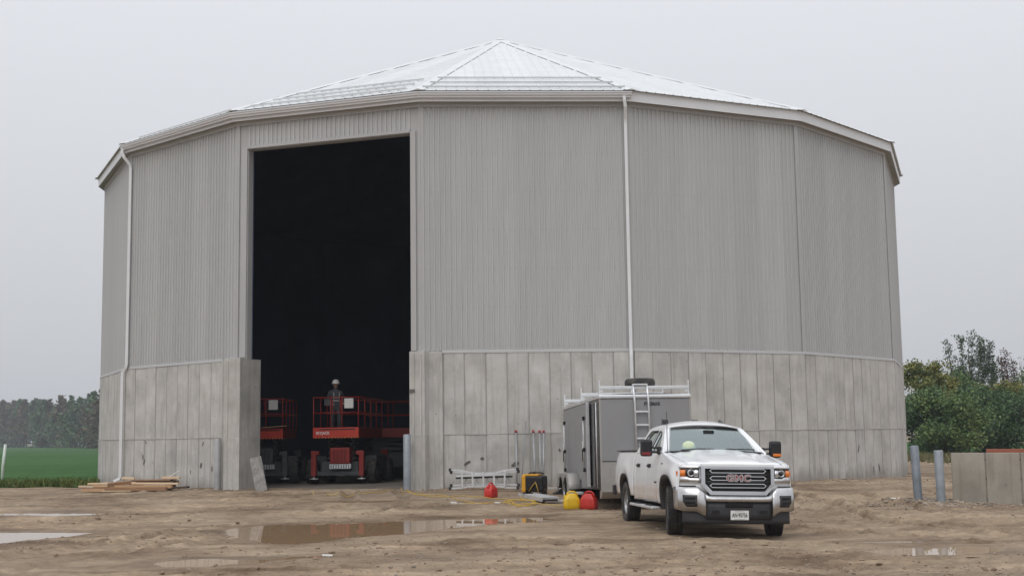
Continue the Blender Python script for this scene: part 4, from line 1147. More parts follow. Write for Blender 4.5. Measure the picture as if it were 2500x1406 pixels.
# windshield
Pp = []
for i in range(13):
    t = i / 12; row = []
    for k in range(21):
        s = -1 + 2 * k / 20
        xb, xt = .80 * s, .64 * s
        ub = .52 + .19 * s * s; ut = 1.30 + .085 * s * s
        bow = .035 * math.sin(math.pi * t)
        row.append((xb + (xt - xb) * t, ub + (ut - ub) * t - bow, 1.40 - .03 * s * s + (1.842 - .025 * s * s - (1.40 - .03 * s * s)) * t + bow * .6))
    Pp.append(row)
ws = MB().grid(Pp).build('windshield', M['windshield'], truck)
MB().grid([[(p[0], p[1] - .006, p[2] + .006) for p in r] for r in (Pp[0], [tuple(Vector(a).lerp(Vector(b), .8)) for a, b in zip(Pp[0], Pp[1])])]).build('windshield_band', M['gloss_black'], ws)
MB().grid([[(p[0], p[1] - .006, p[2] + .006) for p in r] for r in (Pp[-1], [tuple(Vector(a).lerp(Vector(b), .5)) for a, b in zip(Pp[-1], Pp[-2])])]).build('windshield_band', M['gloss_black'], ws)
for sg, x0 in ((1, .10), (1, -.62)):
    MB().tube([(x0, .53, 1.43), (x0 + .32, .55, 1.455), (x0 + .62, .60, 1.45)], .010, 5).build('wiper', M['black_plastic'], ws)
MB().box((0.02, 1.10, 1.765), (.20, .03, .06), ch=.015).build('rear_view_mirror', M['gloss_black'], ws)
MB().box((0, .56, 1.395), (1.62, .22, .03), ch=.01).build('cowl', M['black_plastic'], truck)
# roof
Pp = []
for i in range(15):
    t = i / 14; u = 1.30 + 1.46 * t; row = []
    for k in range(21):
        s = -1 + 2 * k / 20; x = .712 * s
        z = 1.845 + .012 * min(1, t * 4) + (.045 + .075 * min(1, math.sin(math.pi * min(1, t * .9 + .05)) * 1.25)) * (1 - abs(s) ** 2.4) - .03 * max(0, abs(s) - .9) / .1
        row.append((x, u + .08 * s * s * (1 - t) - .06 * s * s * t, z - .02 * (t > .97)))
    Pp.append(row)
roof = MB().grid(Pp).build('roof', WP, truck, solid=.03)
for x, u in ((-.52, 2.3), (.10, 2.45), ):
    MB().prism([(u - .05, 1.92), (u + .07, 1.92), (u + .06, 2.02), (u - .03, 2.0)], x - .055, x + .055, 'X').build('roof_marker', M['gloss_black'], roof)
MB().prism([(1.62, 1.91), (1.86, 1.91), (1.85, 2.01), (1.78, 1.98)], .40, .45, 'X').build('antenna_fin', M['gloss_black'], roof)
MB().tube([(-.86, .55, 1.36), (-.86, .60, 2.1)], .006, 4).build('antenna', M['gloss_black'], truck)
# back of cab
o = MB(); o.add([(-.90, 2.97, 1.385), (.90, 2.97, 1.385), (.70, 2.75, 1.84), (-.70, 2.75, 1.84), (-.98, 2.99, .5), (.98, 2.99, .5)], [(0, 1, 2, 3), (4, 5, 1, 0)])
o.build('cab_back', WP, truck, solid=.03)
o = MB(); o.add([(-.70, 2.945, 1.43), (.70, 2.945, 1.43), (.58, 2.785, 1.77), (-.58, 2.785, 1.77)], [(0, 1, 2, 3)]); o.build('back_window', M['grey_ink'], truck)
# inside
MB().box((0, .80, 1.32), (1.55, .55, .14), ch=.04).build('dashboard', M['fabric'], truck)
for x in (-.42, .42):
    st = MB().box((x, 1.75, 1.05), (.52, .5, .22), ch=.05).box((x, 2.0, 1.38), (.50, .16, .62), ch=.06, rot=Matrix.Rotation(-.18, 3, 'X')).build('seat', M['fabric'], truck)
    MB().box((x, 2.06, 1.70), (.27, .10, .16), ch=.04).build('headrest', M['fabric'], st)
MB().box((0, 2.75, 1.32), (1.5, .16, .6), ch=.05).build('rear_bench', M['fabric'], truck)
MB().tube([(.42 + .18 * math.cos(a), 1.16 + .06 * math.sin(a), 1.36 + .17 * math.sin(a)) for a in lin(0, 6.28, 20)], .016, 6, False).build('steering_wheel', M['black_plastic'], truck)
# underbody, bed, steps
ub_ = MB().box((0, .35, .62), (1.30, 1.3, .5), ch=.05).box((0, 2.2, .50), (1.5, 3.4, .22), ch=.03).box((0, 4.2, .62), (1.5, 1.7, .3), ch=.03)
ub_.box((0, .0, .40), (1.45, .12, .12)).box((0, 3.9, .40), (1.45, .14, .14)); ub_.build('underbody', M['dark_void'], truck)
MB().lathe([(.01, -.16), (.12, -.13), (.17, 0), (.12, .13), (.01, .16)], 14, 'Y', (0, 3.9, .40)).build('axle_housing', M['dark_void'], truck)
MB().box((0, 4.06, .86), (1.72, 2.04, .04)).build('bed_floor', M['black_plastic'], truck)
MB().box((0, 3.05, 1.12), (1.74, .04, .52)).build('bed_headboard', M['black_plastic'], truck)
for sg in (-1, 1):
    MB().box((sg * .845, 4.06, 1.13), (.03, 2.02, .52)).build('bed_inner_side', M['black_plastic'], truck)
    MB().box((sg * .885, 4.06, 1.424), (.12, 2.06, .02), ch=.006).build('bed_rail_cap', M['black_plastic'], truck)
    MB().box((sg * 1.04, 1.72, .415), (.16, 2.1, .05), ch=.02).build('side_step', M['alu_dull'], truck)
    for u in (1.15, 2.25):
        MB().box((sg * 1.04, u, .443), (.12, .55, .012), ch=.004).build('step_pad', M['black_plastic'], truck)
    for u in (.9, 1.7, 2.6): MB().box((sg * .90, u, .44), (.24, .05, .04)).build('step_bracket', M['dark_void'], truck)
tg = MB().box((0, 5.10, 1.02), (1.72, .05, .76), ch=.015).build('tailgate', WP, truck)
MB().box((0, 5.20, .63), (1.9, .18, .22), ch=.03).build('rear_bumper', M['chrome'], truck)
for sg in (-1, 1):
    MB().box((sg * .84, 5.12, 1.12), (.09, .03, .42), ch=.015).build('tail_light', M['red_lens'], truck)
    MB().box((sg * .97, 5.20, .62), (.08, .18, .2), ch=.03).build('bumper_corner', M['black_plastic'], truck)
# wheels
def tyre_mesh(r=.405, w=.262, n=40):
    hwd = w / 2
    mb = MB().lathe([(.228, -hwd * .80), (.30, -hwd * 1.0), (.365, -hwd * .99), (r - .012, -hwd * .86), (r - .004, -hwd * .62), (r - .004, -hwd * .35), (r - .014, -hwd * .33), (r - .014, -hwd * .25),
                     (r - .004, -hwd * .23), (r - .004, hwd * .23), (r - .014, hwd * .25), (r - .014, hwd * .33), (r - .004, hwd * .35), (r - .004, hwd * .62), (r - .012, hwd * .86), (.365, hwd * .99), (.30, hwd), (.228, hwd * .80)], n, 'X')
    for k in range(44):
        a = 2 * math.pi * k / 44
        for s, off in ((-.72, 0), (.72, .5), (0, .25), (-.42, .6), (.42, .1)):
            b = a + off * 2 * math.pi / 44; c, sn = math.cos(b), math.sin(b)
            R3 = Matrix(((1, 0, 0), (0, c, -sn), (0, sn, c)))
            mb.box((s * hwd, c * (r - .005), sn * (r - .005)), (.052 if abs(s) > .6 else .034, .016, .036), rot=R3)
    return mb.mesh('tyre', M['rubber'])
def rim_mesh(sg, mat):
    mb = MB().lathe([(.232, sg * .10), (.215, sg * .105), (.205, sg * .07), (.20, 0), (.20, sg * -.09), (.232, sg * -.10)], 32, 'X')
    mb.lathe([(.075, sg * .03), (.075, sg * .075), (.055, sg * .095), (.001, sg * .10)], 20, 'X')
    for k in range(8):
        a = 2 * math.pi * k / 8; c, s = math.cos(a), math.sin(a)
        R3 = Matrix(((1, 0, 0), (0, c, -s), (0, s, c)))
        mb.box((sg * .055, c * .14, s * .14), (.035, .15, .045), rot=R3, ch=.008)
    mb.lathe([(.20, sg * -.02), (.001, sg * -.03)], 20, 'X')
    return mb.mesh('rim', mat)
tyre_me = tyre_mesh(); rim_me = {s: rim_mesh(s, M['steel_wheel']) for s in (-1, 1)}
for sg in (-1, 1):
    for u, st in ((0.0, R_(-9)), (3.9, 0.0)):
        w = link('wheel', tyre_me, truck, (sg * .865, u, .402), (0, 0, st)); link('rim', rim_me[sg], w)
# mirrors
for sg in (-1, 1):
    mr = MB().box((sg * 1.175, .86, 1.46), (.215, .14, .30), ch=.05).build('towing_mirror', M['gloss_black'], truck)
    MB().box((sg * 1.02, .86, 1.465), (.22, .05, .035), ch=.012).box((sg * 1.02, .88, 1.385), (.22, .05, .03), ch=.01).box((sg * .94, .86, 1.42), (.06, .16, .14), ch=.02).build('mirror_arm', M['black_plastic'], mr)
    MB().box((sg * 1.19, .786, 1.36), (.15, .02, .05), ch=.008).build('mirror_lamp', M['red_lens'] if sg < 0 else M['amber'], mr)
# things in the truck
hat = empty('hard_hat', (0, 0, 0), 0, 'pale green hi-vis hard hat on the dashboard of the white truck', 'hard hat')
bpy.context.view_layer.update()
hat.matrix_world = truck.matrix_world @ Matrix.Translation((-.42, .80, 1.392))
MB().lathe([(.001, .20), (.06, .19), (.10, .16), (.125, .10), (.132, .02), (.135, .0)], 22).build('hat_shell', M['hivis'], hat)
MB().lathe([(.13, .012), (.165, .004), (.17, -.002), (.13, .0)], 22).build('hat_brim', M['hivis'], hat)
paper = MB().box((0, 0, 0), (.34, .22, .012), ch=.003).build('paper_stack', M['paper']); paper.matrix_world = truck.matrix_world @ Matrix.Translation((.36, .78, 1.40)) @ Matrix.Rotation(.3, 4, 'Z')
tag(paper, 'white papers lying on the dashboard of the white truck', 'papers')
bucket = empty('white_bucket', (0, 0, 0), 0, 'white plastic bucket standing in the truck bed behind the cab', 'bucket')
bucket.matrix_world = truck.matrix_world @ Matrix.Translation((-.62, 3.4, .88))
MB().lathe([(.001, .0), (.135, .0), (.155, .66), (.165, .66), (.165, .60)], 20).build('bucket_body', M['downspout'], bucket)
MB().lathe([(.17, .64), (.17, .685), (.001, .69)], 20).build('bucket_lid', M['downspout'], bucket)

# ================================================================ cargo trailer
tr = empty('cargo_trailer', (2.94, 28.65, .06), 0, 'dark grey enclosed cargo trailer with white roof rack behind the truck', 'trailer', rot=(R_(-1.3), 0, R_(5.7)))
TW, TL, T0, T1 = 2.06, 5.75, .40, 2.46
ts = M['trailer_skin']
MB().box((0, TL / 2, (T0 + T1) / 2 + .02), (TW - .03, TL - .03, T1 - T0 - .05)).build('trailer_body', ts, tr)
en = MB().box((.0, -.012, (1.06 + T1) / 2), (TW - .06, .03, T1 - 1.06 - .03), ch=.004).build('end_panel', ts, tr)
MB().box((.0, -.016, (T0 + 1.05) / 2), (TW - .06, .038, 1.05 - T0), ch=.004).build('stone_guard', M['stone_guard'], tr)
MB().prism([(-.05, T0 + .06), (-.05, T0 - .0), (.20, T0 - .15), (.35, T0 - .15), (.35, T0 + .02), (.0, T0 + .06)], -TW / 2 + .02, TW / 2 - .02, 'X').build('lower_skirt', M['stone_guard'], tr)
# roof edge extrusions
MB().box((0, -.012, T1 + .035), (TW + .03, .09, .09), ch=.03).build('roof_cap_front', M['alu'], tr)
MB().box((0, TL, T1 + .035), (TW + .03, .07, .09), ch=.03).build('roof_cap_rear', M['alu'], tr)
for sg in (-1, 1): MB().box((sg * TW / 2, TL / 2, T1 + .03), (.06, TL - .1, .085), ch=.02).build('roof_side_cap', M['alu'] if sg > 0 else M['alu_dull'], tr)
Pp = [[(x, y, T1 + .06 + .05 * (1 - (x / 1.03) ** 2)) for x in lin(-1.0, 1.0, 8)] for y in lin(.03, TL - .03, 4)]
MB().grid(Pp).build('roof_skin', M['alu_dull'], tr)
# corner posts
for sg in (-1, 1):
    MB().box((sg * (TW / 2 - .01), -.012, (T0 + T1) / 2), (.045, .045, T1 - T0), ch=.012).build('corner_post', M['stone_guard'], tr)
    MB().box((sg * (TW / 2 - .01), TL, (T0 + T1) / 2), (.05, .05, T1 - T0), ch=.012).build('corner_post', M['stone_guard'], tr)
xl = -TW / 2
# left side: wall sheets, side door standing open against the wall
for k in range(4):
    MB().box((xl - .004, 1.55 + k * 1.05 + .52, (.62 + T1) / 2), (.016, 1.04, T1 - .66)).build('side_sheet', ts, tr)
MB().box((xl - .002, .70, (T0 + T1) / 2), (.012, 1.30, T1 - T0 - .1)).build('doorway_shade', M['gloss_black'], tr)  # black sheet put where the doorway shows the shaded inside
dr = MB().box((xl - .07, 1.72, (T0 + T1) / 2 + .03), (.05, .95, T1 - T0 - .16), ch=.006).build('side_door', ts, tr)
MB().box((xl - .075, 1.25, (T0 + T1) / 2 + .03), (.07, .05, T1 - T0 - .12), ch=.006).build('door_edge', M['alu'], dr)
for y in (1.60, 4.85):
    rod = MB().tube([(xl - .13, y, .86), (xl - .13, y, 2.12)], .017, 6).build('cam_rod', M['alu_dull'], dr)
    for z in (.88, 1.35, 2.08): MB().box((xl - .12, y, z), (.06, .09, .09), ch=.01).build('rod_bracket', M['gloss_black'], rod)
    MB().box((xl - .15, y + .02, 1.22), (.03, .05, .28), ch=.008).build('rod_handle', M['gloss_black'], rod)
    MB().box((xl - .15, y + .02, 1.46), (.025, .05, .16), ch=.008).build('rod_hasp', M['alu'], rod)
MB().tube([(xl - .05, .20, .5), (xl - .05, .20, 2.38)], .016, 6).build('cam_rod', M['alu_dull'], tr)
MB().tube([(xl - .05, .42, .5), (xl - .05, .42, 2.38)], .012, 6).build('door_seal', M['rubber'], tr)
# fender and wheels
Pp = []
for k in range(33):
    t = k / 32; y = 3.00 + 2.10 * t; s = min(1, math.sin(math.pi * t) * 2.2)
    z = .42 + .38 * max(0, s) ** .6
    Pp.append([(xl - .30, y, z - .03), (xl - .28, y, z), (xl, y, z)])
fd = MB().grid(Pp).build('fender', M['stone_guard'], tr, solid=.012)
o = MB()
for k in range(32):                       # outer skirt with two wheel cut-outs
    a, b = Pp[k][0], Pp[k + 1][0]
    def low(y):
        for yc in (3.63, 4.47):
            if abs(y - yc) < .40: return .32 + math.sqrt(max(0, .40 ** 2 - (y - yc) ** 2))
        return .36
    za, zb = min(low(a[1]), a[2]), min(low(b[1]), b[2])
    o.add([(a[0], a[1], a[2]), (b[0], b[1], b[2]), (b[0], b[1], zb), (a[0], a[1], za)], [(0, 1, 2, 3)])
o.build('fender_skirt', M['stone_guard'], fd, solid=.012)
tt_me = MB().lathe([(.19, -.085), (.26, -.10), (.315, -.095), (.335, -.07), (.338, 0), (.335, .07), (.315, .095), (.26, .10), (.19, .085)], 30, 'X').mesh('tyre', M['rubber'])
tr_rim = MB().lathe([(.195, -.085), (.18, -.07), (.17, -.02), (.09, .0), (.085, -.05), (.001, -.055)], 24, 'X').mesh('rim', M['steel_wheel'])
for sg in (-1, 1):
    for y in (3.63, 4.47):
        w = link('wheel', tt_me, tr, (sg * (TW / 2 + .13), y, .30 + .012 * y)); link('rim', tr_rim, w)
        if sg > 0: w.rotation_euler = (0, 0, math.pi)
MB().box((0, 2.9, .33), (1.1, 5.2, .14)).box((0, 4.05, .36), (2.0, .9, .1)).build('chassis', M['dark_void'], tr)
MB().box((xl - .2, 2.62, .33), (.34, .5, .06), ch=.01).build('step_plate', M['alu_dull'], tr)
text_part('lettering', 'BREMAR', .115, M['ink'], tr, (.16, -.03, T1 - .14), bold=.004, xs=.86, extrude=.001)
# roof rack
for n_, y in enumerate((.06, 2.75, 5.65)):
    rk = MB().box((0, y, T1 + .235), (TW - .02, .055, .075), ch=.012).build('rack_bar', M['alu'], tr)
    for sg in (-1, 1):
        MB().box((sg * (TW / 2 - .015), y, T1 + .22), (.035, .05, .36), ch=.006).build('rack_post', M['alu'], rk)
        MB().box((sg * (TW / 2 - .06), y - .01, T1 + .16), (.08, .03, .05), ch=.006).build('rack_clip', M['alu_dull'], rk)
# ladder on the end wall
ld = MB()
for x in (-.155, .155): ld.tube([(x - .10, .02, T1 + .30), (x - .10, -.07, T1 + .10), (x - .09, -.085, T1 - .1), (x - .07, -.085, .95)], .024, 6)
ld = ld.build('access_ladder', M['alu'], tr)
for k in range(6): MB().box((-.09 + .003 * k, -.085, T1 - .34 - k * .295 + .03), (.30, .035, .04), ch=.01).build('rung', M['alu'], ld)
MB().box((-.10, .03, T1 + .30), (.34, .09, .035), ch=.01).build('ladder_hook', M['alu'], ld)
# slide ramp edge lying on the roof
MB().box((-.05, 1.5, T1 + .17), (.5, 2.4, .03), rot=Matrix.Rotation(.06, 3, 'X')).build('roof_walkway', M['alu_dull'], tr)
bpy.context.view_layer.update()
sp_ = empty('spare_tyre', (0, 0, 0), 0, 'black spare tyre lying flat on the trailer roof rack', 'tyre')
sp_.matrix_world = tr.matrix_world @ Matrix.Translation((.17, 1.35, T1 + .30))
MB().lathe([(.20, .02), (.26, .0), (.32, .008), (.352, .05), (.36, .11), (.352, .17), (.32, .212), (.26, .22), (.20, .20)], 36).build('tyre', M['rubber'], sp_)
MB().lathe([(.205, .04), (.19, .06), (.10, .05), (.001, .05)], 24).build('rim', M['steel_wheel'], sp_)

# ================================================================ scissor lifts and worker inside the doorway
FZ = .236
def make_lift(loc, rz, label, side_text=None, long_=3.4, accent='red_cover'):
    t = empty('scissor_lift', loc, rz, label, 'scissor lift', 'red scissor lifts in the doorway')
    RP, GR, AC = M['red_paint'], M['machine_grey'], M[accent]
    w, zf, z1, zt = 1.50, 1.56, 1.84, 2.82
    # chassis
    ch = MB().box((0, 2.0, .56), (1.25, 3.0, .34), ch=.03).box((0, .42, .35), (1.55, .12, .14), ch=.01).box((0, 3.6, .35), (1.55, .12, .14), ch=.01).build('chassis', GR, t)
    MB().box((.85, 2.0, .66), (.42, 1.5, .5), ch=.03).build('side_pod', GR, t); MB().box((-.85, 2.0, .66), (.42, 1.5, .5), ch=.03).build('side_pod', GR, t)
    cv = MB().box((.08, .42, .93), (.66, .5, .52), ch=.04).build('engine_cover', AC, t)
    for k in range(6):
        for m_ in range(4): MB().box((-.10 + m_ * .12, .168, .76 + k * .065), (.075, .01, .022)).build('vent_slot', M['dark_void'], cv)
    MB().box((.08, .30, .58), (.72, .16, .16), ch=.01).build('grille_panel', M['alu_dull'], t)
    for k in range(8): MB().box((-.22 + k * .085, .215, .58), (.02, .012, .13)).build('grille_rib', GR, t)
    for x in (-.80, .80):
        for y in (.25, 3.75):
            og = MB().box((x, y, .68), (.16, .16, .82), ch=.015).box((x * .94, y, 1.02), (.26, .18, .12), ch=.015).build('outrigger', AC, t)
            MB().lathe([(.001, .06), (.03, .06), (.035, .02), (.15, .0), (.15, -.02), (.001, -.02)], 16, c=(x, y, .19)).build('foot', M['alu_dull'], og)
    tm = MB().lathe([(.20, -.13), (.33, -.15), (.385, -.13), (.40, -.05), (.40, .05), (.385, .13), (.33, .15), (.20, .13)], 26, 'X')
    for k in range(18):
        a = 2 * math.pi * k / 18; c, s = math.cos(a), math.sin(a)
        tm.box((.07 * (1 if k % 2 else -1), c * .40, s * .40), (.15, .03, .06), rot=Matrix(((1, 0, 0), (0, c, -s), (0, s, c))))
    tm = tm.mesh('wheel', M['rubber']); rm = MB().lathe([(.2, .12), (.12, .08), (.1, .13), (.001, .13)], 18, 'X').mesh('rim', GR)
    for x in (-1.02, 1.02):
        for y in (.95, 3.05):
            wl = link('wheel', tm, t, (x, y, .40)); link('rim', rm, wl, None, (0, 0, 0 if x > 0 else math.pi))
    # folded scissor stack
    for k in range(4):
        z = .86 + k * .17
        for sx in (-.42, .42):
            MB().bar((sx, .7, z), (sx, 3.3, z + .10), .06, .09).build('scissor_arm', GR, t)
            MB().bar((sx * .8, 3.3, z), (sx * .8, .7, z + .10), .06, .09).build('scissor_arm', GR, t)
    # platform
    MB().box((0, long_ / 2, zf), (w, long_, .10), ch=.01).build('platform_floor', GR, t)
    tf = MB().box((0, -.02, (zf + z1) / 2 - .03), (w + .02, .04, z1 - zf + .06), ch=.006).build('toe_board_front', M['red_plate'], t)
    for k in range(28):
        MB().box((-w / 2 + .04 + k * .054, -.043, zf - .045), (.028, .006, .03)).build('hazard_mark', M['gen_yellow'] if k % 2 else M['ink'], tf)
    text_part('lettering', 'SKYJACK', .125, M['white_ink'], tf, (-.43, -.046, zf + .10), bold=.003, xs=.92, extrude=.001)
    MB().box((.05, -.044, zf + .22), (1.2, .006, .035)).build('warning_strip', M['ink'], tf)
    for sx in (-1, 1):
        ts_ = MB().box((sx * (w / 2), long_ / 2, (zf + z1) / 2 - .03), (.03, long_, z1 - zf + .06), ch=.006).build('toe_board_side', RP, t)
        if side_text and sx > 0:
            text_part('lettering', side_text, .14, M['grey_ink'], ts_, (w / 2 + .017, .62, (zf + z1) / 2), (math.pi / 2, 0, math.pi / 2), extrude=.001)
    MB().box((0, long_, (zf + z1) / 2), (w, .03, z1 - zf)).build('toe_board_back', RP, t)
    rr = .019
    def rail(name, pts): return MB().tube(pts, rr, 6).build(name, RP, t)
    for z in (zt, z1 + .48):
        for a, b in (((-w / 2, 0), (w / 2, 0)), ((-w / 2, long_), (w / 2, long_)), ((-w / 2, 0), (-w / 2, long_)), ((w / 2, 0), (w / 2, long_))):
            rail('guard_rail', [(a[0], a[1], z), (b[0], b[1], z)])
    posts = [(-w / 2, 0), (w / 2, 0), (-.18, 0), (.20, 0), (-w / 2, long_), (w / 2, long_)] + [(sx * w / 2, long_ * k / 4) for sx in (-1, 1) for k in (1, 2, 3)]
    for x, y in posts: rail('rail_post', [(x, y, z1 - .05), (x, y, zt)])
    rail('gate_frame', [(-.12, .02, z1 + .5), (-.12, .02, zt - .08), (.14, .02, zt - .08), (.14, .02, z1 + .5)])
    MB().box((.44, -.03, zt - .20), (.30, .05, .32), ch=.008).build('manual_box', M['paper'], t)
    MB().box((-.3, .12, zt - .15), (.22, .16, .24), ch=.02).build('control_box', GR, t)
    return t
make_lift((-5.80, 41.9, FZ), R_(-7), 'red scissor lift carrying the worker, middle of the doorway')
make_lift((-8.42, 42.6, FZ), R_(2), 'red scissor lift half hidden behind the left concrete pilaster', accent='machine_grey')
make_lift((-2.05, 47.9, FZ), R_(88), 'red scissor lift standing sideways deep behind the right doorway edge', 'UNIT 85', accent='machine_grey')
pb = MB().box((0, 0, 0), (.82, .14, .02), rot=Matrix.Rotation(-.06, 3, 'Y')).build('plywood_offcut', M['lumber'], loc=(-7.92, 42.53, FZ + 1.90)); tag(pb, 'brown board lying across the front of the left scissor lift', 'board')

def skin_body(name, J, E_, mat, parent, sub=2):
    """continuous body from joints {name:(pos, radius)} and edges"""
    keys = list(J); me = bpy.data.meshes.new(name)
    me.from_pydata([J[k][0] for k in keys], [(keys.index(a), keys.index(b)) for a, b in E_], [])
    o = bpy.data.objects.new(name, me); COL.objects.link(o)
    md = o.modifiers.new('skin', 'SKIN'); md.use_smooth_shade = True
    for i, k in enumerate(keys):
        r = J[k][1]; me.skin_vertices[0].data[i].radius = r if isinstance(r, tuple) else (r, r)
    me.skin_vertices[0].data[0].use_root = True
    s = o.modifiers.new('sub', 'SUBSURF'); s.levels = sub; s.render_levels = sub
    bpy.context.view_layer.update()
    m2 = bpy.data.meshes.new_from_object(o.evaluated_get(bpy.context.evaluated_depsgraph_get()))
    bpy.data.objects.remove(o); bpy.data.meshes.remove(me)
    m2.materials.clear(); m2.materials.append(mat); m2.name = name
    for p in m2.polygons: p.use_smooth = True
    return link(name, m2, parent)
pz = FZ + 1.61
wk = empty('person', (-5.93, 42.75, pz), R_(25), 'worker in dark clothes and white hard hat standing on the middle lift', 'person')
J = {'pel': ((0, 0, .95), (.15, .11)), 'sp': ((0, .0, 1.15), (.145, .105)), 'ch': ((0, .01, 1.34), (.175, .12)), 'nk': ((0, .0, 1.48), (.065, .065)), 'hb': ((0, -.01, 1.55), (.06, .06)),
     'lh': ((-.10, 0, .88), (.10, .10)), 'lk': ((-.12, -.02, .48), (.07, .075)), 'la': ((-.13, .03, .09), (.05, .055)), 'lt': ((-.14, -.13, .04), (.045, .035)),
     'rh': ((.10, 0, .88), (.10, .10)), 'rk': ((.12, -.02, .48), (.07, .075)), 'ra': ((.13, .03, .09), (.05, .055)), 'rt': ((.14, -.13, .04), (.045, .035)),
     'ls': ((-.20, .01, 1.40), (.065, .065)), 'le': ((-.27, .03, 1.12), (.05, .05)), 'lw': ((-.20, -.20, 1.02), (.036, .036)),
     'rs': ((.20, .01, 1.40), (.065, .065)), 're': ((.27, .03, 1.12), (.05, .05)), 'rw': ((.20, -.20, 1.04), (.036, .036))}
skin_body('body', J, [('pel', 'sp'), ('sp', 'ch'), ('ch', 'nk'), ('nk', 'hb'), ('pel', 'lh'), ('lh', 'lk'), ('lk', 'la'), ('la', 'lt'), ('pel', 'rh'), ('rh', 'rk'), ('rk', 'ra'), ('ra', 'rt'),
                      ('ch', 'ls'), ('ls', 'le'), ('le', 'lw'), ('ch', 'rs'), ('rs', 're'), ('re', 'rw')], M['work_cloth'], wk)
hd = MB()
Pp = []
for i in range(15):
    t = i / 14; z = -.115 + .235 * t; row = []
    for k in range(20):
        a = 2 * math.pi * k / 20; r = math.sin(math.pi * (.06 + .90 * t)) ** .55
        x = .076 * r * math.cos(a); y = .098 * r * math.sin(a) + .01
        if y < 0 and t < .35: x *= .62 + t; y *= .85 + .3 * t
        if abs(math.cos(a)) < .25 and y < 0 and .34 < t < .55: y -= .022 * (1 - abs(t - .42) / .13)
        row.append((x, y, z + 1.65))
    row.append(row[0]); Pp.append(row)
hd.grid(Pp); head = hd.build('head', M['skin'], wk, merge=.0005)
for sx in (-1, 1):
    MB().lathe([(.001, .006), (.014, .004), (.022, -.004), (.001, -.006)], 10, 'X', (sx * .077, .015, 1.645)).build('ear', M['skin'], head)
    MB().lathe([(.001, -.008), (.009, -.004), (.011, .004)], 8, 'Y', (sx * .03, -.082, 1.665)).build('eye', M['ink'], head)
MB().box((0, -.083, 1.60), (.045, .01, .008)).build('mouth', M['red_badge'], head)
hh = MB().lathe([(.001, .135), (.05, .128), (.09, .10), (.115, .05), (.122, .0)], 22).lathe([(.12, .004), (.15, -.006), (.15, -.012), (.12, -.004)], 22).build('hard_hat', M['hat'], wk, (0, .0, 1.70))
for s, nm in ((-1, 'l'), (1, 'r')):
    wv = Vector(J[nm + 'w'][0]); Hj = {'w': (tuple(wv), .028), 'p': (tuple(wv + Vector((-s * .02, -.07, -.01))), (.036, .018))}
    Ed = [('w', 'p')]
    for q in range(4):
        b = wv + Vector((-s * .02 + (q - 1.5) * .019, -.10, -.01)); Ln = (.055, .068, .064, .048)[q]
        Hj[f'f{q}a'] = (tuple(b), .0095); Hj[f'f{q}b'] = (tuple(b + Vector((0, -Ln * .55, -.012))), .009); Hj[f'f{q}c'] = (tuple(b + Vector((0, -Ln * .8, -.045))), .008)
        Ed += [('p', f'f{q}a'), (f'f{q}a', f'f{q}b'), (f'f{q}b', f'f{q}c')]
    Hj['ta'] = (tuple(wv + Vector((-s * .055, -.055, -.01))), .011); Hj['tb'] = (tuple(wv + Vector((-s * .07, -.095, -.03))), .009)
    Ed += [('p', 'ta'), ('ta', 'tb')]
    skin_body('hand', Hj, Ed, M['skin'], wk, 1)
# reflective braces on the jacket
for z in (1.12, 1.22):
    MB().lathe([(.16, -.02), (.163, .0), (.16, .02)], 20, c=(0, .005, z)).build('reflective_band', M['grey_ink'], wk).scale = (1.0, .78, 1.0)
for sx in (-.09, .09): MB().tube([(sx, -.098, 1.14), (sx * 1.05, -.115, 1.28), (sx * 1.1, -.10, 1.40)], .014, 6).build('brace', M['grey_ink'], wk)

# ================================================================ posts, walls, loose things
def bollard(x, y, r, h, mat, label, grp, tilt=(0, 0)):
    z = gz(x, y) - .03
    t = empty('bollard', (x, y, z), 0, label, 'bollard', grp, rot=(tilt[0], tilt[1], 0))
    MB().lathe([(r, -.35), (r, h - .012), (r - .010, h), (r - .025, h + .004)], 28).build('pipe', mat, t)
    MB().lathe([(r - .02, h - .05), (.001, h - .03)], 20).build('pipe_fill', M['concrete_plain'], t)
bollard(-2.99, 35.93, .105, 1.55, M['galv'], 'galvanised pipe post at the right side of the doorway', 'posts at the doorway')
bollard(-8.88, 38.60, .105, 1.54, M['galv_dull'], 'galvanised pipe post left of the doorway against the concrete', 'posts at the doorway')
bollard(9.16, 29.40, .096, 1.25, M['galv_dark'], 'left one of the two blue-grey steel posts beside the low concrete wall', 'posts beside the low wall', (R_(-1), R_(-1.5)))
bollard(9.53, 28.95, .099, 1.18, M['galv'], 'right one of the two blue-grey steel posts beside the low concrete wall', 'posts beside the low wall', (R_(1), R_(-1.0)))
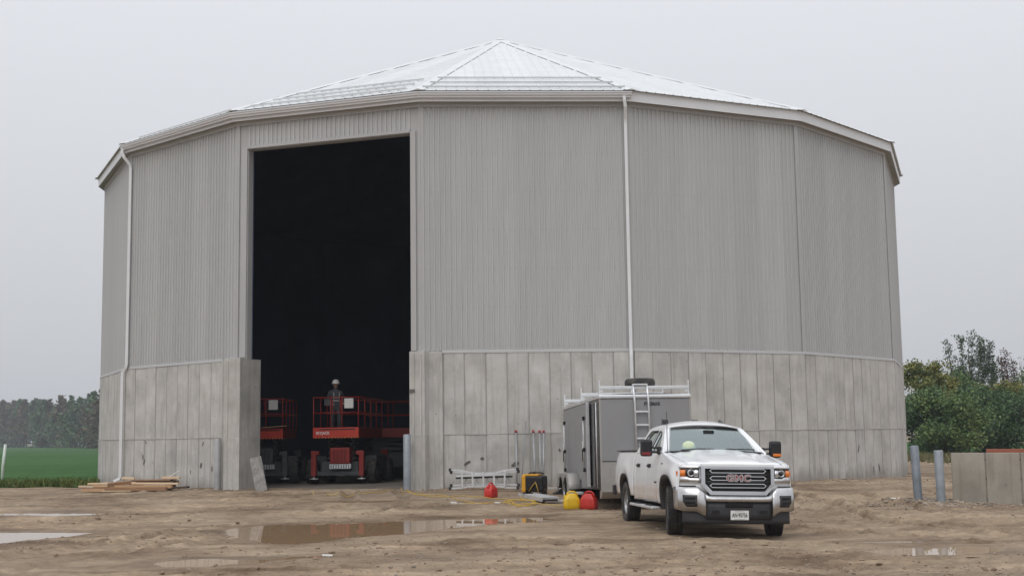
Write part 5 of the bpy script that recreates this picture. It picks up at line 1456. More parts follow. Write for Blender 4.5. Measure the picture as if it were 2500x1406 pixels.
# low concrete wall with timber on top
lw = empty('low_concrete_wall', (9.90, 29.30, 0), R_(-33), 'low brown concrete wall with form joints at the right edge', 'wall')
MB().box((3.4, .27, .46), (6.78, .51, 1.42)).build('wall_core', M['concrete_brown'], lw)
for k in range(9):
    pn = MB().box((0, 0, .60), (.745, .06, 1.19), ch=.012).build('concrete_panel', M['concrete_brown'], lw, (.38 + k * .752, .03 + .004 * math.sin(k * 7), .0))
    for z in (.17, .62, 1.04):
        MB().lathe([(.022, -.034), (.014, -.026), (.001, -.024)], 8, 'Y', (.372, 0, z)).build('tie_hole', M['patch'], pn)
for s, lab in ((1.75, 'reddish timber lying on the low concrete wall, left piece'), (3.75, 'reddish timber lying on the low concrete wall, right piece')):
    q_ = lw.location + Vector((math.cos(R_(-33)) * s - math.sin(R_(-33)) * .2, math.sin(R_(-33)) * s + math.cos(R_(-33)) * .2, 1.225))
    tb = MB().box((0, 0, 0), (1.98, .14, .10), ch=.006).build('timber', M['red_wood'], loc=q_, rot=(0, 0, R_(-33)))
    tag(tb, lab, 'timber', 'timbers on the low wall')
# stake at the field edge
st = MB().tube([(0, 0, -.3), (.03, 0, .8), (.10, 0, 1.58)], .055, 14).build('marker_stake', M['pvc'], loc=(-19.70, 49.6, .1)); tag(st, 'pale plastic marker stake at the edge of the green field', 'stake')
# formwork plank leaning in the doorway
fp_ = empty('formwork_panel', (-7.36, 37.55, gz(-7.36, 37.55) + .0), 0, 'weathered grey formwork panel leaning on the left doorway pilaster', 'formwork panel', rot=(R_(-6), R_(-13), R_(-4)))
M['ply_grey'] = simple('weathered_form_ply', (.30, .285, .27), .85, 0, .35, 5.0, dirt=(.07, .065, .06), dirt_amt=.85, bump=.3, bscale=12)
MB().box((0, 0, .50), (.33, .02, 1.02), ch=.004).build('face_sheet', M['ply_grey'], fp_)
for x in (-.15, .15): MB().box((x, .035, .50), (.035, .05, 1.0), ch=.004).build('side_rail', M['alu_dull'], fp_)
for z in (.03, .34, .66, .97): MB().box((0, .035, z), (.26, .045, .03), ch=.004).build('cross_rib', M['alu_dull'], fp_)
# lumber pile
def board(x0, y0, z0, x1, y1, z1, w, h, mat, label, grp='boards in the lumber pile', twist=0.0):
    a, b = Vector((x0, y0, z0)), Vector((x1, y1, z1)); Ln = (b - a).length
    o = MB().box((0, 0, 0), (Ln, w, h), ch=.005).build('board', mat)
    d = (b - a).normalized(); q = d.to_track_quat('X', 'Z'); o.rotation_mode = 'QUATERNION'
    from mathutils import Quaternion
    o.rotation_quaternion = q @ Quaternion((1, 0, 0), twist); o.location = (a + b) / 2
    return tag(o, label, 'board', grp)
LUM = set(o.name for o in bpy.data.objects if o.parent is None)
LZ = gz(-11.6, 39.0)
board(-13.05, 38.95, LZ + .05, -10.55, 38.75, LZ + .05, .14, .10, M['lumber_brown'], 'brown beam at the bottom front of the lumber pile')
board(-13.25, 39.25, LZ + .13, -11.95, 39.15, LZ + .13, .19, .05, M['lumber_pale'], 'short pale board at the left end of the lumber pile')
board(-13.05, 39.45, LZ + .20, -11.65, 39.35, LZ + .215, .19, .045, M['lumber_pale'], 'pale board on top at the left of the lumber pile')
board(-12.15, 39.1, LZ + .11, -10.45, 38.95, LZ + .10, .16, .09, M['lumber'], 'orange-brown plank at the right front of the lumber pile')
board(-12.05, 39.3, LZ + .205, -10.30, 39.15, LZ + .18, .20, .05, M['lumber_pale'], 'long pale plank on top at the right of the lumber pile')
board(-12.75, 38.98, LZ + .14, -11.85, 39.1, LZ + .10, .10, .05, M['lumber'], 'thin yellow-brown batten lying askew on the lumber pile', twist=.3)
board(-12.35, 39.0, LZ + .18, -11.72, 39.2, LZ + .24, .10, .09, M['lumber_brown'], 'short brown offcut tilted up in the middle of the lumber pile', twist=.2)
board(-10.55, 39.15, LZ + .05, -9.98, 39.0, LZ + .08, .16, .06, M['lumber_dark'], 'dark wet board end at the right of the lumber pile')
board(-13.0, 38.72, LZ + .035, -12.3, 38.62, LZ + .03, .08, .07, M['lumber'], 'short post lying in front of the lumber pile')
board(-12.35, 38.5, LZ + .012, -11.5, 38.42, LZ + .012, .07, .02, M['lumber_pale'], 'thin pale lath on the mud before the lumber pile')
# pallet behind the pile
pt = empty('wooden_pallet', (-11.25, 39.95, gz(-11.25, 39.9)), R_(-2), 'brown wooden pallet behind the lumber pile against the wall', 'pallet')
for y in (-.3, 0, .3): MB().box((0, y, .21), (1.30, .09, .10), ch=.004).build('stringer', M['lumber_dark'], pt)
for k in range(3): MB().box((0, -.28 + k * .28, .285), (1.15, .17, .035), ch=.004).build('deck_board', M['lumber_brown'], pt)
for x in (-.5, .5): MB().box((x, 0, .08), (.12, .7, .15), ch=.005).build('bearer', M['lumber_dark'], pt)
for (x0, x1, lab) in ((-12.15, -11.78, 'short pale offcut on the left end of the brown pallet'), (-10.95, -10.42, 'short pale offcut on the right end of the brown pallet')):
    board(x0, 39.78, LZ + .345, x1, 39.76, LZ + .33, .16, .06, M['lumber_pale'], lab, 'offcuts on the pallet')
ws_ = MB().box((0, 0, 0), (.36, .10, .02), ch=.004).build('white_scrap', M['paper'], loc=(-10.62, 39.8, LZ + .44), rot=(0, R_(-32), 0)); tag(ws_, 'white scrap sticking up from the pallet offcuts', 'scrap')
pp = MB().tube([(0, 0, 0), (.34, .12, .0)], .055, 10).build('pipe_offcut', M['galv'], loc=(-13.2, 39.75, gz(-13.2, 39.75) + .05)); tag(pp, 'grey pipe offcut at the far left of the lumber pile', 'pipe')
hb = MB().lathe([(.11, -.04), (.13, .0), (.11, .04), (.07, .03), (.07, -.03), (.11, -.04)], 18, 'Y').build('black_pipe_ring', M['rubber'], loc=(-12.75, 40.6, gz(-12.75, 40.6) + .1)); tag(hb, 'black pipe ring half hidden behind the lumber pile', 'pipe ring')

for o in list(bpy.data.objects):
    if o.parent is None and o.name not in LUM: o.location = o.location + Vector((.42, -1.15, .03))
# folding ladder on its side
lx, ly = -.84, 35.55; lz = gz(lx, ly)
fl_ = empty('folding_ladder', (lx, ly, lz), R_(-8), 'folded white aluminium ladder lying on its side against the wall', 'ladder')
def rl(name, pts, r=.034): return MB().tube(pts, r, 4, smooth=False, flat=.55).build(name, M['alu'], fl_)
hL = .92
rails = [
    [(-hL, -.06, .56), (-.62, -.06, .535), (-.20, -.06, .44), (0, -.06, .425), (.20, -.06, .44), (.62, -.06, .535), (hL, -.06, .56)],
    [(-hL, .10, .49), (-.4, .10, .465), (0, .10, .45), (.4, .10, .465), (hL, .10, .49)],
    [(-.76, -.10, .385), (0, -.12, .405), (.60, -.10, .43)],
    [(-hL - .02, -.06, .05), (-.62, -.06, .065), (-.45, -.06, .10), (.45, -.06, .10), (.62, -.06, .065), (hL + .02, -.06, .05)],
    [(-hL - .02, .10, .125), (-.4, .10, .15), (.4, .10, .15), (hL + .02, .10, .125)],
]
for r_ in rails: rl('rail', r_)
for k in range(5):
    x = -.58 + k * .29
    MB().bar((x, -.10, .08), (x - .035 + .012 * k, -.10, .50), .045, .035).build('rung', M['alu'], fl_)
    MB().bar((x + .07, .10, .13), (x + .05, .10, .44), .04, .03).build('rung', M['alu_dull'], fl_)
for sx in (-1, 1):
    for y, z in ((-.06, .56), (.10, .49), (-.06, .05), (.10, .125)):
        MB().box((sx * (hL + .02), y, z), (.075, .06, .085), ch=.012).build('end_cap', M['black_plastic'], fl_)
MB().bar((-.80, .05, .33), (.78, .05, .36), .05, .05).build('hinge_bar', M['black_plastic'], fl_)

# aluminium poles with red caps against the wall
for px_, lean, lab in ((.06, .01, 'grey aluminium pole with red cap, leftmost of those leaning on the wall'), (.575, .03, 'grey aluminium pole with red cap, second from left on the wall'),
                       (.725, .0, 'grey aluminium pole with red cap, third from left on the wall'), (.80, -.04, 'grey aluminium pole with red cap, nearest the trailer on the wall')):
    t = empty('aluminium_pole', (px_, 36.05, gz(px_, 36.05) - .01), 0, lab, 'pole', 'poles leaning on the wall')
    MB().tube([(0, 0, 0), (-lean, .48, 1.56)], .028, 10).build('pole_tube', M['pole_grey'], t)
    MB().tube([(-lean, .475, 1.545), (-lean, .497, 1.615)], .036, 10).build('pole_cap', M['dull_red'], t)
rb = MB().tube([(0, 0, 0), (.10, .30, 1.0), (.17, .50, 1.88)], .012, 6).build('steel_rod', M['galv'], loc=(.17, 36.05, gz(.2, 36.05))); tag(rb, 'thin steel rod leaning on the wall above the generator', 'rod')

# generator
gx_, gy_ = .51, 33.75
g = empty('generator', (gx_, gy_, gz(gx_, gy_)), R_(-24), 'yellow and black portable generator beside the trailer', 'generator')
MB().box((.06, 0, .28), (.50, .40, .42), ch=.06).build('body', M['gloss_black'], g)
MB().box((-.22, 0, .29), (.12, .43, .46), ch=.05).build('end_panel', M['gen_yellow'], g)
MB().box((-.03, -.02, .505), (.44, .30, .05), ch=.02).build('top_panel', M['gen_yellow'], g)
for y in (-.1, 0, .1): MB().box((-.285, y, .27), (.012, .05, .22), ch=.004).build('vent', M['black_plastic'], g)
MB().tube([(-.16, 0, .53), (-.10, 0, .565), (.20, 0, .565), (.27, 0, .53)], .022, 8).build('carry_handle', M['black_plastic'], g)
MB().tube([(.0, 0, .53), (.0, 0, .59)], .035, 10).build('fuel_cap', M['black_plastic'], g)
for x in (-.2, .24): MB().box((x, 0, .04), (.09, .36, .08), ch=.015).build('foot', M['black_plastic'], g)
MB().tube([(-.06, -.215, .10), (.05, -.225, .24), (.13, -.225, .33), (.17, -.23, .22), (.22, -.235, .06)], .012, 6).build('power_lead', M['cord'], g)

# fuel cans
def fuel_can(x, y, rz, s, mat, label):
    t = empty('fuel_can', (x, y, gz(x, y) - .005), rz, label, 'fuel can', 'plastic fuel cans')
    secs = [(.0, .155, .105), (.015, .172, .12), (.09, .175, .123), (.20, .172, .12), (.245, .150, .108), (.295, .105, .080), (.325, .085, .055), (.333, .06, .035)]
    Pp = []
    for z, a, b in secs:
        row = []
        for k in range(25):
            A = 2 * math.pi * k / 24; c, s_ = math.cos(A), math.sin(A); n_ = .32
            row.append((s * a * abs(c) ** n_ * (1 if c > 0 else -1), s * b * abs(s_) ** n_ * (1 if s_ > 0 else -1), s * z))
        Pp.append(row)
    m_ = MB().grid(Pp); m_.add([Pp[0][k] for k in range(24)], [list(range(24))[::-1]]); m_.add([Pp[-1][k] for k in range(24)], [list(range(24))])
    b = m_.build('can_body', mat, t, merge=.0006)
    MB().tube([(-s * .10, 0, s * .285), (-s * .085, 0, s * .345), (-s * .03, 0, s * .375), (s * .06, 0, s * .37), (s * .115, 0, s * .32), (s * .13, 0, s * .255)], s * .019, 8).build('handle', mat, t)
    MB().lathe([(s * .034, 0), (s * .034, s * .035), (s * .028, s * .042), (.001, s * .042)], 14, c=(-s * .135, 0, s * .255)).build('cap', mat, t)
    for sx in (-.09, .09): MB().box((s * sx, -s * .1235, s * .13), (s * .012, s * .006, s * .16)).build('side_rib', mat, t)
    return t
fuel_can(-.60, 32.45, R_(62), 1.0, M['red_can'], 'lone red fuel can standing in front of the ladder')
fuel_can(1.28, 29.3, R_(8), 1.06, M['yellow_can'], 'yellow fuel can beside the trailer wheels')
fuel_can(1.665, 29.1, R_(-28), 1.05, M['red_can'], 'red fuel can right beside the yellow one')

# aluminium plank and clamp on the ground
ap = empty('aluminium_plank', (.56, 31.75, gz(.56, 31.75)), R_(12), 'grey aluminium plank lying on the mud behind the fuel cans', 'plank')
MB().box((0, 0, .07), (.42, 2.6, .02), ch=.004).build('deck', M['alu_dull'], ap)
for x in (-.2, .2): MB().box((x, 0, .055), (.03, 2.6, .10), ch=.006).build('side_rail', M['alu_dull'], ap)
for y in (-1.28, 1.28): MB().box((0, y, .055), (.40, .03, .08), ch=.006).build('end_rail', M['black_plastic'], ap)
s2 = empty('steel_bracket', (.97, 30.6, gz(.97, 30.6)), R_(8), 'grey steel bracket on the mud left of the yellow fuel can', 'bracket')
MB().box((0, 0, .05), (.55, .10, .06), ch=.01).box((.0, .14, .04), (.55, .05, .05), ch=.01).build('arms', M['alu_dull'], s2)
for x in (-.26, -.05): MB().lathe([(.05, -.09), (.06, 0), (.05, .09)], 14, 'Y', (x, .04, .06)).build('clamp', M['black_plastic'], s2)
bw = empty('drawbar_wedge', (1.18, 33.4, gz(1.18, 33.4)), R_(15), 'dark wheel chock in front of the trailer tyres', 'chock')
MB().prism([(-.22, 0), (.2, 0), (.2, .17), (.1, .15)], -.12, .12).build('chock_body', M['black_plastic'], bw)
sl = MB().box((0, 0, 0), (1.5, .09, .05), ch=.006).build('flat_bar', M['alu_dull'], loc=(.95, 35.1, gz(.95, 35.1) + .05), rot=(0, 0, R_(-3))); tag(sl, 'grey flat bar lying behind the generator', 'metal bar')

# extension cord
def cord(name, pts, label, r=.009):
    P = []
    for i in range(len(pts) - 1):
        p0 = pts[max(i - 1, 0)]; p1 = pts[i]; p2 = pts[i + 1]; p3 = pts[min(i + 2, len(pts) - 1)]
        for k in range(6):
            t = k / 6; q = []
            for c in range(2):
                q.append(.5 * (2 * p1[c] + (p2[c] - p0[c]) * t + (2 * p0[c] - 5 * p1[c] + 4 * p2[c] - p3[c]) * t * t + (3 * p1[c] - p0[c] - 3 * p2[c] + p3[c]) * t ** 3))
            P.append(q)
    A = np.array(P); z, _ = ground_full(A[:, 0].copy(), A[:, 1].copy())
    o = MB().tube([(a, b, c + .012 + .004 * (i % 3)) for i, ((a, b), c) in enumerate(zip(P, z))], r, 6).build(name, M['cord']); tag(o, label, 'cord'); return o
random.seed(11)
coil = [(.62, 33.4), (.36, 32.7), (.14, 32.3), (.24, 31.5)]
for k in range(26):
    a = k * .95; rr_ = .22 + .16 * random.random()
    coil.append((.17 + rr_ * math.cos(a) * 1.15 + random.uniform(-.06, .06), 30.85 + 2.6 * rr_ * math.sin(a) * .9 + random.uniform(-.15, .15)))
coil += [(.5, 30.4), (.8, 30.1), (1.1, 29.75)]
cord('extension_cord', coil, 'yellow extension cord lying in a tangle between generator and fuel cans')
cord('extension_cord', [(-3.25, 36.3), (-2.95, 35.6), (-2.7, 34.2), (-2.5, 33.5), (-2.06, 33.0), (-1.43, 33.05), (-.9, 32.5), (-.17, 31.6), (.05, 31.3), (.2, 31.0)],
     'yellow extension cord running from the doorway post toward the tangle')
cord('extension_cord', [(-3.1, 35.2), (-2.6, 34.2), (-1.9, 33.6), (-1.4, 32.0), (-.9, 30.9), (-.2, 30.4), (.05, 30.0)],
     'second yellow cord looping in front of the doorway post', .009)
cord('extension_cord', [(-3.4, 36.4), (-3.7, 35.2), (-4.3, 34.6), (-4.9, 34.4), (-5.5, 34.8)], 'yellow cord lying across the doorway sill', .009)
# bits of litter
for k, (x, y, w, d, a, lab) in enumerate([(-1.48, 31.2, .14, .07, .3, 'white scrap beside the short dark puddle strip'), (-.41, 30.45, .13, .06, -.4, 'white scrap in the mud below the lone red fuel can'),
                                          (-2.76, 19.05, .15, .06, .1, 'white chip at the tail of the lowest puddle'), (8.95, 30.2, .35, .12, .2, 'pale board scrap left of the two steel posts'),
                                          (2.62, 23.4, .16, .12, .5, 'pale stone slab in the mud left of the front truck wheel')]):
    o = MB().box((0, 0, 0), (w, d, .02), ch=.006).build('litter_scrap', M['paper'] if k < 4 else M['stone'], loc=(x, y, gz(x, y) + .012), rot=(.05, .04, a)); tag(o, lab, 'scrap')

# ================================================================ trees, field, haze
def leaf_mat(name, c0, c1, c2, sc=.5):
    m, nt, b = new_mat(name); lk = nt.links.new
    t = N(nt, 'ShaderNodeTexCoord'); n = N(nt, 'ShaderNodeTexNoise', Scale=sc, Detail=4.0, Roughness=.6); lk(t.outputs['Object'], n.inputs['Vector'])
    g = N(nt, 'ShaderNodeNewGeometry')
    ad = N(nt, 'ShaderNodeMath'); ad.operation = 'MULTIPLY_ADD'; ad.inputs[1].default_value = .35; lk(g.outputs['Random Per Island'], ad.inputs[0]); lk(n.outputs[0], ad.inputs[2])
    r = N(nt, 'ShaderNodeValToRGB'); e = r.color_ramp.elements; e[0].position = .42; e[1].position = .88; e[0].color = c4(c0); e[1].color = c4(c2); k = e.new(.64); k.color = c4(c1)
    lk(ad.outputs[0], r.inputs[0]); lk(r.outputs[0], b.inputs['Base Color']); b.inputs['Roughness'].default_value = .6; b.inputs['Specular IOR Level'].default_value = .25
    return m
LM = {'green': leaf_mat('green_foliage', (.060, .112, .040), (.098, .165, .056), (.18, .235, .076)),
      'dark': leaf_mat('dark_green_foliage', (.044, .090, .040), (.068, .126, .052), (.10, .165, .062)),
      'yellow': leaf_mat('lit_yellow_foliage', (.06, .10, .03), (.14, .165, .042), (.30, .26, .06)),  # yellow of a lit crown put into the leaf colours
      'red': leaf_mat('reddish_foliage', (.05, .032, .028), (.085, .045, .04), (.12, .075, .05)),
      'grey': leaf_mat('grey_green_foliage', (.050, .085, .050), (.080, .118, .068), (.12, .155, .088)),
      'brown': leaf_mat('autumn_brown_foliage', (.065, .058, .032), (.10, .082, .045), (.14, .108, .055))}
def leaf_quads(P, size, rng):
    n = len(P); a = rng.normal(size=(n, 3)); a /= np.linalg.norm(a, axis=1)[:, None]
    b = rng.normal(size=(n, 3)); b -= (b * a).sum(1)[:, None] * a; b /= np.linalg.norm(b, axis=1)[:, None]
    s = size * (.6 + .8 * rng.random(n))[:, None]; c = np.cross(a, b)
    V = np.stack([P - a * s, P + b * s * .55 + c * s * .15, P + a * s, P - b * s * .55 + c * s * .15], 1)
    return V.reshape(-1, 3)
def make_tree(x, y, h, cr, label, leaf, seed, base=.35, nleaf=5000, size=.17, droop=.2, spread=.55, trunk_r=None, thin=1.0, cl=.55, limbs=9, leaders=None):
    """tapered trunk, limbs, twigs; leaves gathered round the twig ends"""
    rng = np.random.default_rng(seed)
    t = empty('tree', (x, y, .05), 0, label, 'tree')
    mb = MB(); tr_ = trunk_r or h * .016; tips = []
    pts = [Vector((0, 0, -.3))]; n = 8
    for k in range(1, n + 1):
        z = h * .95 * k / n; pts.append(Vector((rng.normal() * .012 * h * k / n, rng.normal() * .012 * h * k / n, z)))
    mb.tube(pts, [tr_ * (1 - .88 * k / n) for k in range(n + 1)], 8, smooth=True)
    def trunk_at(z):
        f = max(0, min(.999, z / (h * .95))) * n; i = int(f); return pts[i].lerp(pts[i + 1], f - i)
    tips.append(pts[-1])
    for dx, tz in (leaders or []):
        # upright leaders that part from the trunk and carry their own short shoots
        z0 = h * base * (.75 + .35 * rng.random()); p0 = trunk_at(z0); dy = rng.normal() * .5
        L_ = [p0, p0 + Vector((dx * .55, dy * .5, (tz - z0) * .28)), p0 + Vector((dx * .92, dy, (tz - z0) * .6)), Vector((dx, dy, tz))]
        mb.tube(L_, [tr_ * .5, tr_ * .36, tr_ * .2, tr_ * .05], 5)
        for q in range(16):
            f = .30 + .70 * (q + rng.random()) / 16; s_ = f * 3; i_ = min(2, int(s_)); s = L_[i_].lerp(L_[i_ + 1], s_ - i_)
            e2 = s + Vector((rng.normal(), rng.normal(), .5 + rng.random())).normalized() * (.25 + .45 * rng.random()) * (1.25 - .6 * f)
            mb.tube([s, e2], [tr_ * .10, tr_ * .03], 3, cap=False); tips.append(e2); tips.append(s.lerp(e2, .5)); tips.append(s)
    for k in range(0 if leaders else limbs * 2):
        z = h * (base + (.93 - base) * (k + rng.random()) / (limbs * 2)); p = trunk_at(z)
        f = (z / h - base) / (1 - base); R = cr * (1 - abs(f - .35) ** 1.4 * 1.05) * (.7 + .5 * rng.random())
        R = max(R, cr * .22); a = rng.random() * 6.283; el = min(1.22, spread * (.5 + rng.random()) * (.6 + .8 * f))
        d = Vector((math.cos(a), math.sin(a), math.tan(el) * .8)); e = p + d.normalized() * R * 1.1
        m1 = p.lerp(e, .5) + Vector((0, 0, -R * .06)); lr = tr_ * (.42 * (1 - f * .6))
        mb.tube([p, m1, e], [lr, lr * .6, lr * .15], 5); tips.append(e); tips.append(m1.lerp(e, .4))
        for q in range(4):
            s = m1.lerp(e, q / 4) if q else p.lerp(m1, .75)
            a2 = a + rng.normal() * .9; e2 = s + Vector((math.cos(a2), math.sin(a2), .35 + rng.random() * .5)).normalized() * R * (.35 + .3 * rng.random())
            mb.tube([s, e2], [lr * .4, lr * .1], 4, cap=False); tips.append(e2)
            if rng.random() < .6:
                e3 = s.lerp(e2, .6) + Vector((rng.normal(), rng.normal(), rng.normal() * .6 + .2)).normalized() * R * .25; mb.tube([s.lerp(e2, .5), e3], [lr * .25, lr * .06], 3, cap=False); tips.append(e3)
    mb.build('trunk', M['bark'], t, fix=False)
    if nleaf:
        T = np.array([tuple(p) for p in tips]); w = rng.random(len(T)) ** 1.2 + .05; w /= w.sum()
        idx = rng.choice(len(T), int(nleaf * thin), p=w)
        P = T[idx] + rng.normal(size=(len(idx), 3)) * np.array([1, 1, .75]) * cl
        P[:, 2] = np.maximum(P[:, 2], .05)
        V = leaf_quads(P, size, rng); F = np.arange(len(V)).reshape(-1, 4)
        link('crown', np_mesh('crown', V, F), t, mat=LM[leaf])
    return t
D = 3121.0
def TX(px, d): return (px - 1250) / D * d
for i, (px, d, h, cr, leaf, base, nl, size, cl, sp_a, lab, lead) in enumerate([
    (2250, 92, 5.9, 1.9, 'yellow', .12, 13000, .095, .30, .5, 'bushy tree with lit yellow put into its leaf colour just right of the building', None),
    (2366, 104, 9.4, 2.7, 'grey', .46, 7600, .085, .17, .85, 'tallest tree, grey-green and open, right of the building', [(-1.5, 8.8), (-1.2, 6.6), (-.45, 9.3), (.12, 9.5), (.65, 9.0), (1.15, 8.2), (1.65, 8.4), (1.9, 6.8), (-1.9, 6.0)]),
    (2302, 96, 5.5, 2.0, 'green', .05, 14000, .10, .34, .4, 'broad green tree left below the tallest tree', None),
    (2234, 84, 3.9, 1.6, 'dark', .02, 11000, .10, .32, .35, 'dark green tree low beside the building corner', None),
    (2440, 108, 7.9, 1.3, 'red', .45, 2600, .08, .18, .7, 'reddish-brown tree right of the tallest tree', [(-.8, 6.6), (-.35, 7.7), (.25, 7.9), (.7, 7.3), (1.1, 6.4)]),
    (2422, 90, 4.5, 2.0, 'yellow', .05, 12000, .095, .30, .35, 'low tree with yellow-green top behind the low concrete wall', None),
    (2352, 86, 3.9, 2.0, 'dark', .02, 13000, .10, .34, .3, 'dark green low tree between the posts and the low wall', None),
    (2292, 82, 3.5, 1.8, 'green', .02, 11000, .10, .34, .3, 'low leafy green tree behind the two steel posts', None),
    (2494, 86, 3.9, 2.1, 'dark', .02, 12000, .10, .34, .3, 'dark green tree at the right edge behind the low wall', None),
    (2488, 100, 7.3, 1.5, 'brown', .35, 160, .08, .3, .9, 'nearly bare tree with thin branches at the right edge', [(-.75, 6.2), (-.3, 7.1), (.15, 7.4), (.6, 6.7), (1.0, 6.0)]),
    (2214, 112, 5.4, 1.0, 'brown', .25, 380, .09, .25, .8, 'thin twiggy tree close behind the building corner', [(-.3, 5.0), (.1, 5.5), (.5, 4.8)]),
    (2545, 96, 5.6, 2.3, 'green', .1, 9000, .11, .4, .5, 'green tree beyond the right edge of the picture', None),
]):
    make_tree(TX(px, d), d, h, cr, lab, leaf, 100 + i, base, nl, size, spread=sp_a, cl=cl, leaders=lead)
# weeds along the field margins
def weeds(name, label, regions, n, hgt, mat, wd=.02, seed=5):
    rng = np.random.default_rng(seed); Vs = []
    x, y = regions(rng, n); n = len(x); z = np.full(n, .09)
    a = rng.random(n) * 6.28; h = hgt * (.4 + .9 * rng.random(n)); w = wd * (.6 + .8 * rng.random(n))
    lx_, ly_ = rng.normal(0, .35, n) * h, rng.normal(0, .35, n) * h
    A = np.stack([x - w * np.cos(a), y - w * np.sin(a), z], 1); B = np.stack([x + w * np.cos(a), y + w * np.sin(a), z], 1)
    C_ = np.stack([x + lx_ + w * .3 * np.cos(a), y + ly_, z + h], 1); D_ = np.stack([x + lx_ - w * .3 * np.cos(a), y + ly_, z + h * .97], 1)
    V = np.stack([A, B, C_, D_], 1).reshape(-1, 3)
    o = link(name, np_mesh(name, V, np.arange(len(V)).reshape(-1, 4)), mat=mat); tag(o, label, 'grass', kind='stuff'); return o
def r_right(rng, n): return TX(2205 + 230 * rng.random(n), 70) + rng.normal(0, .6, n), 55 + 30 * rng.random(n) ** 1.2
weeds('undergrowth', 'rough weeds and grass under the trees at right', r_right, 2600, .30, leaf_mat('weeds', (.07, .075, .035), (.12, .12, .05), (.20, .17, .085), 1.5), .05, 3)
def edge_y(x): return 46.35 + (-15.0 - x) * .35
def r_edge(rng, n):
    x = -15.2 - 14 * rng.random(n) ** 1.1; return x, edge_y(x) + np.abs(rng.normal(0, .8, n))
weeds('weeds', 'ragged weeds along the near edge of the green field', r_edge, 5000, .26, leaf_mat('margin_weeds', (.05, .085, .02), (.09, .13, .03), (.17, .18, .05), 2.0), .03, 4)
def r_field(rng, n):
    y = 47 + 14 * rng.random(n) ** 1.5; x = -15.3 - (5 + (y - 47) * .45 + 8) * rng.random(n)
    k = (y > edge_y(x) + .2) & (np.hypot(x - BX, y - BY) > RB + .6); return x[k], y[k]
M['crop'] = leaf_mat('crop_leaves', (.036, .095, .024), (.052, .125, .032), (.075, .155, .044), .12)
weeds('crop', 'low green crop growing in the field', r_field, 9000, .06, M['crop'], .03, 6)
# field sheet
m, nt, b = new_mat('green_field'); lk = nt.links.new
t = N(nt, 'ShaderNodeTexCoord'); n1 = N(nt, 'ShaderNodeTexNoise', Scale=.06, Detail=8.0, Roughness=.65); lk(t.outputs['Object'], n1.inputs['Vector'])
r = N(nt, 'ShaderNodeValToRGB'); r.color_ramp.elements[0].position = .3; r.color_ramp.elements[1].position = .7; r.color_ramp.elements[0].color = (.030, .078, .022, 1); r.color_ramp.elements[1].color = (.056, .122, .036, 1)
lk(n1.outputs[0], r.inputs[0]); n2 = N(nt, 'ShaderNodeTexNoise', Scale=.9, Detail=8.0, Roughness=.75); lk(t.outputs['Object'], n2.inputs['Vector'])
r2 = N(nt, 'ShaderNodeMapRange'); r2.inputs['From Min'].default_value = .3; r2.inputs['From Max'].default_value = .7; r2.inputs['To Min'].default_value = .62; r2.inputs['To Max'].default_value = 1.4; lk(n2.outputs[0], r2.inputs[0])
sc = N(nt, 'ShaderNodeVectorMath'); sc.operation = 'SCALE'; lk(r.outputs[0], sc.inputs[0]); lk(r2.outputs[0], sc.inputs['Scale']); lk(sc.outputs[0], b.inputs['Base Color']); b.inputs['Roughness'].default_value = 1.0; b.inputs['Specular IOR Level'].default_value = .05
bp = N(nt, 'ShaderNodeBump', Strength=.6, Distance=.1); lk(n2.outputs[0], bp.inputs['Height']); lk(bp.outputs[0], b.inputs['Normal'])
mb = MB(); xs_ = [-15.3 - 1.2 * k for k in range(12)] + [-40, -80, -200, -420]
near_ = [(x, edge_y(x) + .35 * math.sin(x * 2.1) * .4 if x > -30 else edge_y(-30), .112) for x in xs_]
far_ = [(x if k else -17, 820.0, .112) for k, x in enumerate([-17, 0, 40, 80] + [100] * 12)]
n_ = len(near_)
fv = near_ + [(-420, 820, .112), (60, 820, .112), (60, 90, .112), (-15.3, 68, .112)]
mb.add(fv, [list(range(len(fv)))])
fo = mb.build('field', m); tag(fo, 'flat green crop field stretching to the woodland', 'field', kind='structure')
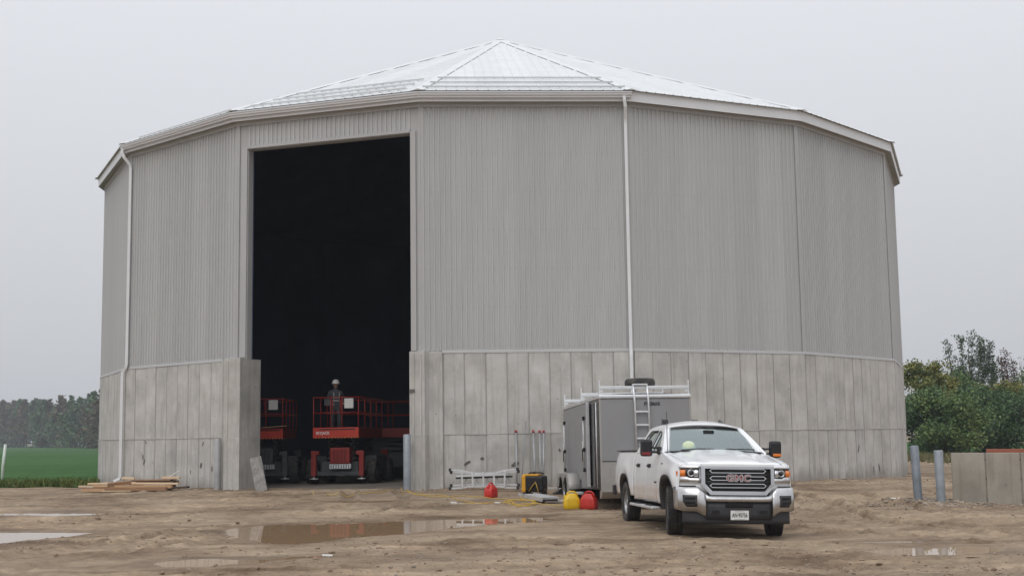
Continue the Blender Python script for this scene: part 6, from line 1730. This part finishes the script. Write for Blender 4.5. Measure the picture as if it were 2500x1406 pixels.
# far woodland: one mass
rng = np.random.default_rng(21); VV = {k: [] for k in ('dark', 'brown', 'grey')}; TK = MB()
for k in range(150):
    u = k / 149 + rng.normal() * .01; px = -220 + 760 * u; row = rng.integers(0, 3)
    d = 600 - 270 * min(1.15, max(0, (px + 40) / 300)) if px < 300 else 300
    d = max(d, 300) + row * 14; x = TX(px, d); y = d
    top = 20.0 - 5.6 * min(1, max(0, (px + 40) / 290)); h = top * (.80 + .26 * rng.random()) * (1 + .03 * row)
    if rng.random() < .10: h *= 1.10
    cr = h * (.20 + .10 * rng.random()); q = int(520 * (h / 14) ** 1.2)
    lobes = np.stack([rng.normal(0, .5, 9) * cr, rng.normal(0, .5, 9) * cr, h * (.12 + .74 * rng.random(9))], 1)
    lobes[0] = (0, 0, h * .88); lobes[1] = (0, 0, h * .70)
    idx = rng.integers(0, 9, q); P = lobes[idx] + rng.normal(size=(q, 3)) * np.array([.34 * cr, .34 * cr, .085 * h])
    f = np.clip(P[:, 2] / h, 0, 1.02); k_ = np.clip(1.25 - f, .25, 1); P[:, 0] *= k_; P[:, 1] *= k_; P[:, 2] = np.clip(P[:, 2], .2, h)
    P += np.array([x, y, .05]); kind = rng.choice(['dark', 'brown', 'grey'], p=[.36, .36, .28])
    VV[kind].append(leaf_quads(P, .030 * h + .18, rng)); TK.tube([(x, y, 0), (x, y, h * .8)], [h * .012, h * .003], 5)
allV = []; mi = []; mats = ['dark', 'brown', 'grey']
for i, kname in enumerate(mats):
    V = np.concatenate(VV[kname]); allV.append(V); mi += [i] * (len(V) // 4)
V = np.concatenate(allV); wme = np_mesh('woodland', V, np.arange(len(V)).reshape(-1, 4))
for kname in mats: wme.materials.append(LM[kname])
wme.polygons.foreach_set('material_index', np.array(mi, np.int32))
wo_ = link('woodland', wme); tag(wo_, 'distant hazy wood beyond the green field', 'woodland', kind='stuff')
TK.build('woodland_trunks', M['bark'], wo_, fix=False)
wo_.children[0]['kind'] = 'stuff'

# the misty air
hz = MB().box((0, 1100, 10.0), (3800, 3600, 23.0)).mesh('haze')
hm = bpy.data.materials.new('haze_air'); hm.use_nodes = True; nt = hm.node_tree; nt.nodes.clear()
out = N(nt, 'ShaderNodeOutputMaterial'); pv = N(nt, 'ShaderNodeVolumePrincipled'); pv.inputs['Color'].default_value = (.86, .90, .97, 1); pv.inputs['Density'].default_value = .00045; pv.inputs['Anisotropy'].default_value = 0.0
nt.links.new(pv.outputs[0], out.inputs['Volume']); hz.materials.append(hm)
ho = link('haze', hz); tag(ho, 'thin mist over the whole site', 'haze', kind='stuff')
